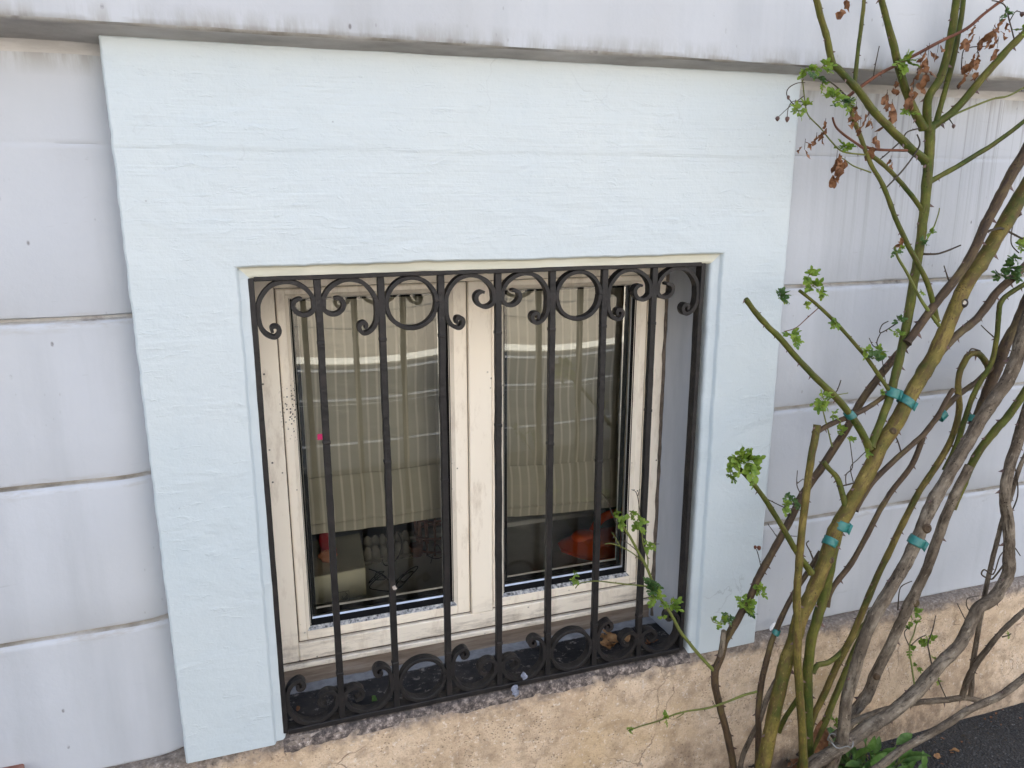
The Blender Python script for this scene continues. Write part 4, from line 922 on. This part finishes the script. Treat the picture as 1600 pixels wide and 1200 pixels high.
# the old grey rose
oc=lambda key,m,w0,w1,y0,y1,pts,root=False,par=None,th=.5,name='cane',end_par=None: cane(key,old,m,w0,w1,y0,y1,pts,root,par,th,name,.25,end_par)
oc('Z',Y,24,17,-.22,-.05,[(1268,1196),(1290,1182),(1320,1163),(1350,1140),(1385,1120),(1410,1100),(1440,1072),(1465,1042),(1495,1012),(1512,985),(1527,952),(1550,937),(1565,917),(1575,895),(1577,850),(1574,805),(1570,775),(1575,737),(1585,705),(1600,655),(1615,610)],True,th=.6)
oc('U',Y,20,23,0,-.12,[(1316,1160),(1318,1140),(1322,1100),(1335,1050),(1350,1000),(1370,955),(1397,912),(1425,860),(1452,797),(1480,745),(1512,690),(1542,640),(1570,600),(1586,566),(1605,500),(1622,440)],par='Z',th=.25)
oc('Vc',Y,19,16,-.10,-.07,[(1326,1128),(1335,1112),(1355,1085),(1370,1050),(1395,1000),(1420,945),(1445,897),(1462,850),(1480,800),(1498,760),(1515,728)],True,th=.3)
oc('W',B_,17,18,-.085,-.05,[(1500,715),(1515,685),(1530,648),(1546,605),(1560,570),(1572,537),(1590,505),(1612,455)],th=.5)
oc('Z2',Y,9,7,0,-.09,[(1517,1087),(1520,1040),(1527,995),(1535,950),(1545,898),(1557,850),(1566,812),(1578,780),(1590,740),(1604,705)],end_par=None,th=.7,par=None) if False else oc('Z2',Y,9,7,-.10,-.07,[(1517,1087),(1520,1040),(1527,995),(1535,950),(1545,898),(1557,850),(1566,812),(1578,780),(1590,740),(1604,705)],th=.7)
oc('Z3',Y,11,8,-.10,-.14,[(1504,1087),(1512,1062),(1527,1035),(1550,1005),(1575,977),(1606,950)],th=.6)
oc('Zs',Y,10,10,-.15,-.09,[(1300,1150),(1335,1127),(1375,1111),(1407,1103),(1436,1097),(1475,1094),(1507,1090),(1532,1096)],th=.6)
oc('Zl',Y,14,12,-.33,-.20,[(1330,1222),(1370,1200),(1412,1170),(1470,1137),(1512,1110),(1555,1091),(1577,1077),(1610,1052)],True,th=.3)
oc('Zt',T,3,2,0,-.11,[(1570,880),(1555,900),(1548,905),(1534,898),(1538,890),(1552,897),(1562,870),(1570,860)],par='Z',th=0,name='twig')
oc('Zu',T,2.4,1.8,0,-.07,[(1578,805),(1590,775),(1588,740),(1582,722)],par='Z',th=0,name='twig'); oc('Zv',T,2.4,1.6,0,-.07,[(1577,850),(1585,855),(1594,868)],par='Z',th=0,name='twig')
oc('Zw',T,2,1.4,0,-.10,[(1512,1000),(1514,980),(1505,962),(1495,942)],par='Z',th=0,name='twig'); oc('Zx',T,2,1.4,0,-.08,[(1520,960),(1511,948),(1512,935),(1530,931)],par='Z',th=0,name='twig')
oc('g1',M['shoot'],3,2,0,-.05,[(1430,1078),(1425,1045),(1421,1010),(1428,990),(1432,975),(1440,966)],par='Z',name='twig'); oc('g2',T,1.8,1.2,0,-.05,[(1421,1010),(1413,990),(1420,980)],par='g1',name='twig',th=0)
oc('g3',T,2.6,1.6,0,-.05,[(1458,1050),(1452,1020),(1450,1005),(1457,985),(1462,962)],par='Z',name='twig',th=0); oc('g4',T,2,1.4,0,-.05,[(1424,1008),(1435,998),(1447,992)],par='g1',name='twig',th=0)
oc('g5',T,2,1.4,0,-.06,[(1478,1090),(1470,1072),(1466,1062)],par='Zs',name='twig',th=0); oc('g6',T,2.4,1.6,0,-.10,[(1403,952),(1405,925),(1410,915),(1425,908)],par='Vc',name='twig',th=0)
oc('g7',T,2.4,1.6,0,-.13,[(1567,995),(1575,993),(1580,990)],par='Z3',name='twig',th=0)
# shaggy vine bits over the upper right
oc('v1',T,5,3,-.13,-.12,[(1530,368),(1548,360),(1565,357),(1582,365),(1596,372),(1612,378)],name='twig',th=.4); oc('v2',T,2.2,1.4,-.11,-.10,[(1592,395),(1580,380),(1583,350),(1590,340),(1597,335)],name='twig',th=0)
oc('v3',T,2.4,1.6,-.09,-.08,[(1553,527),(1540,515),(1533,508)],name='twig',th=0); oc('v4',T,3,2,0,-.10,[(1530,548),(1518,545),(1512,555)],par='W',name='twig',th=0)
set_base(old,(at(1290,1185,-.2).x,-.2,0))

for a_ in ((1443,824,6,'U',22),(1427,940,5,'Vc',17),(1367,1055,4,'Vc',18)): scar(*a_,old)
# ---- leaves
def leaflet(b,base,dir_,nrm,ln,wd,curl=.25,mi=0,crumple=0):
    side=dir_.cross(nrm).normalized(); nrm=side.cross(dir_).normalized(); n=6; rows=[]
    sd=rnd.random()*40
    for i in range(n+1):
        t=i/n; wv=wd*math.sin(math.pi*min(1,t*.92+.05))**.8*(1+.05*(i%2))
        if i==n: wv=wd*.03
        c=base+dir_*ln*t-nrm*curl*ln*t*t
        f=.28
        row=[c-side*wv*.5+nrm*wv*f*.5, c-side*wv*.25+nrm*wv*f*.12, c, c+side*wv*.25+nrm*wv*f*.12, c+side*wv*.5+nrm*wv*f*.5]
        if crumple: row=[p+V((mnoise.noise(p*160+V((sd,0,0))),mnoise.noise(p*160+V((0,sd,0))),mnoise.noise(p*160+V((0,0,sd)))))*crumple for p in row]
        rows.append(row)
    b.sweep(rows,False,mi)
def rvec(): 
    return V((rnd.gauss(0,1),rnd.gauss(0,1),rnd.gauss(0,1))).normalized()
def spray(px,py,r,kind='leaf',n=None,y=None,parent=None,name='leaf_spray'):
    """a bunch of young compound leaves, r = radius in photo pixels"""
    if y is None: y=near(None,(px,py))-.012
    c=at(px,py,y); R_=r*pxm(c); mb=MB(); n=n or max(4,int(3+r*.34))
    for k in range(n):
        d=(rvec()+V((0,-.55,.35))).normalized(); ln=R_*rnd.uniform(.65,1.15)
        nr=(V((0,-.6,.8))+rvec()*.5).normalized(); nr=(nr-d*nr.dot(d)).normalized() if abs(nr.dot(d))<.95 else rvec()
        pts=[c+d*ln*t-V((0,0,ln*.3*t*t)) for t in (0,.33,.66,1)]; mb.tube(pts,[.0007,.0006,.0005,.0003],4,mi=1)
        side=d.cross(nr).normalized(); L=max(.0046,R_*.62)
        for t,s in ((.45,1),(.45,-1),(.78,1),(.78,-1),(1,0)):
            dd=(d*(.55 if s else 1)+side*s*.9+rvec()*.22).normalized(); q=pts[0].lerp(pts[3],t)
            leaflet(mb,q,dd,(nr+rvec()*.3).normalized(),L*rnd.uniform(.75,1.1)*(1.1 if s==0 else .9),L*.70*rnd.uniform(.85,1.15),rnd.uniform(-.1,.45))
    return mb.build(name,[M[kind],M['shoot']],holder((px,py),parent or rose),True,70)
SP=[(1262,108,14),(1287,102,13),(1276,122,12),(1300,152,16),(1316,158,12),(1285,130,9),(1246,172,12),(1259,166,10),(1412,95,17),(1405,108,10),(1422,173,12),(1320,228,14),(1328,162,10),(1572,20,9),(1597,46,10),
 (1217,461,14),(1224,466,9),(1264,430,13),(1270,447,14),(1284,457,9),(1257,476,8),(1308,503,9),(1236,525,13),(1242,533,10),(1399,392,7),(1408,388,6),(1440,378,8),(1452,362,7),(1439,455,5),(1574,418,17),(1563,428,12),(1583,432,12),(1592,384,12),(1586,404,8),
 (1355,548,10),(1364,560,14),(1372,548,11),(1404,500,9),(1402,520,9),(1286,620,14),(1281,632,10),(1301,648,9),(1312,672,10),(1376,613,6),(1352,706,8),(1326,682,8),(1240,785,10),(1225,788,12),(1229,777,9),
 (1152,714,18),(1168,718,20),(1178,738,15),(1142,742,12),(1163,707,12),(1188,922,10),(1183,918,7),(1165,945,13),(1170,957,11),(1160,938,9),(1138,962,9),(1127,968,11),(1113,966,6),
 (963,800,10),(967,814,10),(986,802,9),(996,812,12),(1000,822,9),(1011,852,9),(1019,916,15),(1022,928,13),(1016,908,10),(1048,942,13),(1036,966,6),(900,905,7),(898,896,6),(1020,850,6),(1040,1121,8),(983,1139,6)]
for i,(px,py,r) in enumerate(SP):
    o=spray(px,py,r,'leaf_dark' if (i*7)%11 in (3,6) or py>400 and py<470 and px>1550 else 'leaf')
for (px,py,r) in [(1427,955,11),(1425,968,9),(1421,980,7),(1450,998,12),(1447,1005,8),(1420,1012,9),(1432,1042,7),(1437,1007,7),(1459,1029,6),(1467,1063,6),(1577,991,5),(1310,1118,9),(1303,1128,9)]:
    o=spray(px,py,r,'leaf',n=3,y=-.05 if py<1100 else -.1,parent=old)
def dead(px,py,h,wd,n=4):
    """withered leaves hanging in a bunch; h,wd in photo pixels"""
    y=near(None,(px,py))-.008; c=at(px,py,y); k=pxm(c); mb=MB()
    for i in range(n):
        t=i/max(1,n-1); b0=c+V(((rnd.random()-.5)*wd*k,(rnd.random()-.5)*.012,-h*k*t*.8)); d=(V((rnd.uniform(-.6,.6),rnd.uniform(-.3,.3),-1))).normalized()
        L=max(12,h/n*2.4)*k*rnd.uniform(.8,1.3); leaflet(mb,b0,d,(V((0,-1,0))+rvec()*.7).normalized(),L,L*rnd.uniform(.4,.7),rnd.uniform(-.5,1.1),0,.0062)
    mb.tube([c+V((0,0,.006)),c-V((0,0,h*k*.8))],.0005,4,mi=1)
    mb.build('withered_leaf',[M['dead'],M['twig']],holder((px,py),rose),True,70)
for a in [(1452,72,52,16,8),(1438,100,22,14,4),(1466,72,12,8,2),(1522,40,30,18,5),(1530,62,32,14,5),(1522,92,24,20,4),(1508,100,14,10,2),(1562,30,22,12,4),(1552,48,16,8,2),(1572,40,10,8,2),(1560,62,16,12,2),(1400,128,12,8,2),(1386,145,14,8,2),(1394,160,26,8,3),(1428,130,34,12,5),(1338,164,14,16,3),(1345,185,18,14,4),(1358,180,10,16,3),(1330,180,12,10,2),(1290,190,12,12,2),(1276,212,8,12,2),(1258,222,14,8,3),(1286,212,8,8,2),(1308,240,44,8,5),(1320,250,14,8,2),(1370,212,20,8,2),(1392,248,8,10,2),(1322,0,14,6,2),(1408,372,14,8,3)]: dead(*a)
# dried hips / buds at the ends of fine twigs
def bud(px,py,r,m='thorn'):
    y=near(None,(px,py)); c=at(px,py,y); k=r*pxm(c); mb=MB(); mb.tube([c+V((0,0,k)),c+V((0,0,k*.7)),c,c-V((0,0,k*.7)),c-V((0,0,k*1.3))],[k*.2,k*.8,k,k*.7,k*.1],7,bump=.4)
    mb.build('dried_hip',M[m],holder((px,py),rose))
for p in [(1215,185,3.5),(1230,186,4),(1232,152,3),(1490,197,3),(1597,22,3.5),(1498,135,3.5),(1180,855,3,'red'),(1186,856,3.5,'red'),(1593,334,3.5)]: bud(*p)

# ---- green tape ties
def tie(px,py,wpx,ang,hpx,label,key,tail=True):
    y=near(key,(px,py)); c=at(px,py,y); k=pxm(c); d=(RT*math.cos(ang)+UP*math.sin(ang)); a=d.cross(FW).normalized(); r=wpx*.5*k; h=hpx*k
    mb=MB(); rings=[]
    for t in range(7):
        s=(t/6-.5); rings.append([c+d*h*s+(a*math.cos(q*math.pi/9)+FW*math.sin(q*math.pi/9))*r*(1+.13*mnoise.noise(V((q*.9,t*.9,px))))+d*h*.14*math.sin(q*math.pi/9+px) for q in range(18)])
    mb.sweep(rings,True)
    if tail:
        t0=c+a*(-r)*.98-FW*r*.3; rows=[]
        for i in range(5):
            s=i/4; rows.append([t0-a*.42*r*1.2*s*.55-FW*.2*r*s+d*h*(q-.5)*(1+.1*s)+UP*(-h*.18*s) for q in (0,.5,1)])
        mb.sweep(rows,False)
    o=mb.build('plant_tie',M['tape'],None,True,60); s=o.modifiers.new('thick','SOLIDIFY'); s.thickness=.0006
    tag(o,label,'plant tie','green tape ties round the rose canes')
tie(1395,613,20,R(72),15,'upper left of the paired green tape ties, round the thinner upright cane','A')
tie(1415,627,25,R(62),13,'lower right of the paired green tape ties, round the thick olive stem','M')
tie(1328,648,14,R(-52),12,'green tape tie where slanting green cane crosses the brown cane','N',False)
tie(1472,649,14,R(48),12,'small dark green tape tie at fork of two brown canes','R',False)
tie(1519,654,18,R(62),11,'dark green tape tie half hidden beside the woody grey stem','W',False)
tie(1313,819,25,R(66),15,'upper of two green tape bands on thick olive stem','M')
tie(1297,847,22,R(66),13,'lower of two green tape bands on thick olive stem','M',False)
tie(1432,845,24,R(60),14,'torn green tape tie round the thick grey woody stem','U')
tie(1213,987,11,R(65),9,'lowest green tape scrap on thin brown cane near the plinth','L3',False)
# thin wire hoop at the foot of the old stem
cc=at(1313,1158,near('U',(1313,1158))); k=pxm(cc); mb=MB()
mb.tube([cc+V((20*k*math.cos(t*math.pi/14),16*k*math.sin(t*math.pi/14),.004*math.sin(t)-.004*math.cos(t*math.pi/14))) for t in range(29)],.0014,6)
M['zinc']=mk_simple('zinc_wire',[(.4,(.22,.22,.21)),(.7,(.32,.32,.30))],20,.45,bd=0,metal=.6); tag(mb.build('garden_wire',M['zinc']),'thin grey wire hoop round the foot of old woody stem','wire')

# ---------------------------------------------------------------- small things
def dry_leaf(p,L,label,m='dry',flat=True):
    mb=MB(); d=V((rnd.uniform(-1,1),rnd.uniform(-1,1),rnd.uniform(-.1,.25))).normalized()
    leaflet(mb,p-d*L*.5,d,(V((0,-.3,1))+rvec()*.55).normalized(),L,L*rnd.uniform(.5,.75),rnd.uniform(-.5,.5),0,.004)
    o=mb.build('dry_leaf',M[m],None,True,70); tag(o,label,'leaf'); return o
SZ=WALL_B+.004
for k in range(11):
    px=940+rnd.uniform(0,42); py=985+rnd.uniform(0,28); p=atz(px,py,SZ+.003+.009*rnd.random()); p.y=max(p.y,.045)
    dry_leaf(p,rnd.uniform(.022,.036),'curled brown dry leaf in the heap on the sill behind right scrolls','dry')['group']='dry leaves heaped on the sill'
for k in range(4):
    p=atz(1010+rnd.uniform(0,22),998+rnd.uniform(0,8),SZ+.004); p.y=max(p.y,.045); dry_leaf(p,.02,'dark brown leaf scrap in the right corner of the sill','dead')['group']='leaf scraps in the sill corner'
p=atz(584,1092,SZ+.004); dry_leaf(p,.016,'single small yellow leaf lying on the dark sill behind second scroll','weed')
p=atz(466,1107,SZ+.003); dry_leaf(p,.014,'tiny red-brown leaf scrap at left end of the sill','dead')
M['blob']=mk_simple('bluish_putty',[(.35,(.10,.11,.15)),(.7,(.30,.33,.41))],90,.6,bd=.002,bs=150)
M['flake']=mk_simple('pale_flake',[(.35,(.26,.22,.19)),(.7,(.46,.41,.36))],90,.7,bd=.001,bs=200)
def blob(px,py,r,y,label,m='blob',name='putty_blob',cat='blob'):
    c=at(px,py,y); k=r*pxm(c); mb=MB(); rings=[]
    for i in range(9):
        th=math.pi*i/8; rings.append([c+V((math.cos(q*math.pi/7)*math.sin(th)*.8,.3*math.sin(q*math.pi/7)*math.sin(th),.95*math.cos(th)))*k*(1+1.1*mnoise.noise(V((math.cos(q*math.pi/7)*1.7,math.cos(th)*1.7,px+math.sin(q*math.pi/7))))) for q in range(14)])
    mb.sweep(rings,True); tag(mb.build(name,M[m]),label,cat)
blob(819,1057,5.5,.006,'small bluish-white blob stuck on the bottom rail of the grille'); blob(805,1080,8,.002,'larger bluish blob smeared on the sill nose below the grille')
M['white']=mk_simple('white_chip',[(.4,g(.75)),(.7,g(.85))],20,.5,bd=0)
c=at(1208,979,.010); mb=MB(); rr=[c+V((.010*math.cos(t*math.pi/6)*.55+.006*math.sin(t*math.pi/6),.0,.010*math.sin(t*math.pi/6))) for t in range(12)]
mb.sweep([rr,[q+V((0,.003,0)) for q in rr]],True,0,True); tag(mb.build('paint_chip',M['white']),'white chip resting on the plinth ledge among rose canes','chip')
# flake of pale paint on second bar
blob(616,919,3.4,GY0-.0003,'pale flake where paint has chipped off the second grille bar','flake','paint_flake','flake')
# rusty metal box cut by the lower left corner of the picture
M['rust']=mk_simple('rusty_metal',[(.3,(.13,.05,.035)),(.55,(.22,.09,.06)),(.8,(.36,.22,.17))],30,.55,bd=.001,bs=60)
a=at(37,1189,.036); c=at(5,1196,.036)
rb=empty('meter_box',(0,0,0),'rusty reddish metal box low on the wall at left edge','box')
mb=MB(); mb.box(c.x-.10,a.x,.004,.040,a.z-.16,a.z-.004); mb.build('body',M['rust'],rb,True,40,.003)
mb=MB(); mb.box(c.x-.103,a.x+.0025,.001,.008,a.z-.0035,a.z-.0005); mb.build('lid',M['zinc'],rb,True,40,.001); set_base(rb,(c.x-.03,.03,a.z-.16))
# red-brown curled leaf standing between the stems and litter at the foot
p=at(1281,1158,-.15)
mb=MB(); k=pxm(p); leaflet(mb,p-V((.0,0,26*k)),V((.05,.0,1)),V((-.4,-1,.1)).normalized(),56*k,26*k,.2,0,.004); tag(mb.build('dry_leaf',M['dead'],None,True,70),'big red-brown curled leaf standing between green cane and old stem','leaf')
mb=MB()
for i in range(420):
    x=rnd.gauss(at(1235,1195,-.15).x,.11); y=rnd.uniform(-.34,-.01); d=V((rnd.uniform(-1,1),rnd.uniform(-1,1),rnd.uniform(-.2,.5))).normalized(); L=rnd.uniform(.012,.045)
    leaflet(mb,V((x,y,rnd.uniform(.004,.06)*max(.1,1-abs(y+.1)*3))),d,(V((0,0,1))+rvec()*.6).normalized(),L,L*.5,rnd.uniform(-.4,.6),0 if rnd.random()<.7 else 1,.004)
for i in range(160):
    x=rnd.uniform(.85,2.1); y=-abs(rnd.gauss(0,.05))-.004 if rnd.random()<.7 else rnd.uniform(-.5,0); L=rnd.uniform(.003,.012)
    leaflet(mb,V((x,y,.004)),V((rnd.uniform(-1,1),rnd.uniform(-1,1),.05)).normalized(),(V((0,0,1))+rvec()*.4).normalized(),L,L*.6,.2,0 if rnd.random()<.4 else 1,.001)
o=mb.build('leaf_litter',[M['dead'],M['twig']],None,True,70); o['kind']='stuff'
# weeds growing at the foot of the plinth
def weed(px,py,n,label,size,y):
    base=at(px,py,y); base.z=0; root=empty('weed',(0,0,0),label,'weed','weeds at the foot of the plinth')
    mb=MB(); st=MB()
    for i in range(n):
        th=rnd.uniform(0,2*math.pi); el=rnd.uniform(.35,1.4); d=V((math.cos(th)*math.cos(el),math.sin(th)*math.cos(el),math.sin(el))); L=size*rnd.uniform(.5,1.2)
        b0=base+V((rnd.gauss(0,size*.55),rnd.gauss(0,size*.35),0)); tip=b0+d*L*1.3; st.tube([b0,b0.lerp(tip,.5)+V((0,0,.004)),tip],[.0012,.001,.0008],5)
        dd=(d*.8+V((0,-.3,-.1))+rvec()*.35).normalized(); leaflet(mb,tip,dd,(V((0,-.4,1))+rvec()*.4).normalized(),L*.75,L*.32,.35)
    mb.build('foliage',M['weed'],root,True,70); st.build('stems',M['shoot'],root); set_base(root,base); return root
weed(1352,1192,110,'leafy green weed under the old grey stem against the plinth',.06,-.10)
weed(1345,1230,90,'low green weed at the bottom edge in front of the plinth weed',.045,-.19)
weed(1415,1215,60,'darker green weed below the bare branch lying over the asphalt',.045,-.18)
# leaf and stick scraps lying on the asphalt
for px,py,l_ in ((1465,1181,'small orange-brown dry leaf on the dark asphalt'),(1493,1171,'pale curled leaf scrap on the dark asphalt near the branch')):
    dry_leaf(atz(px,py,.008),.022,l_,'dry')
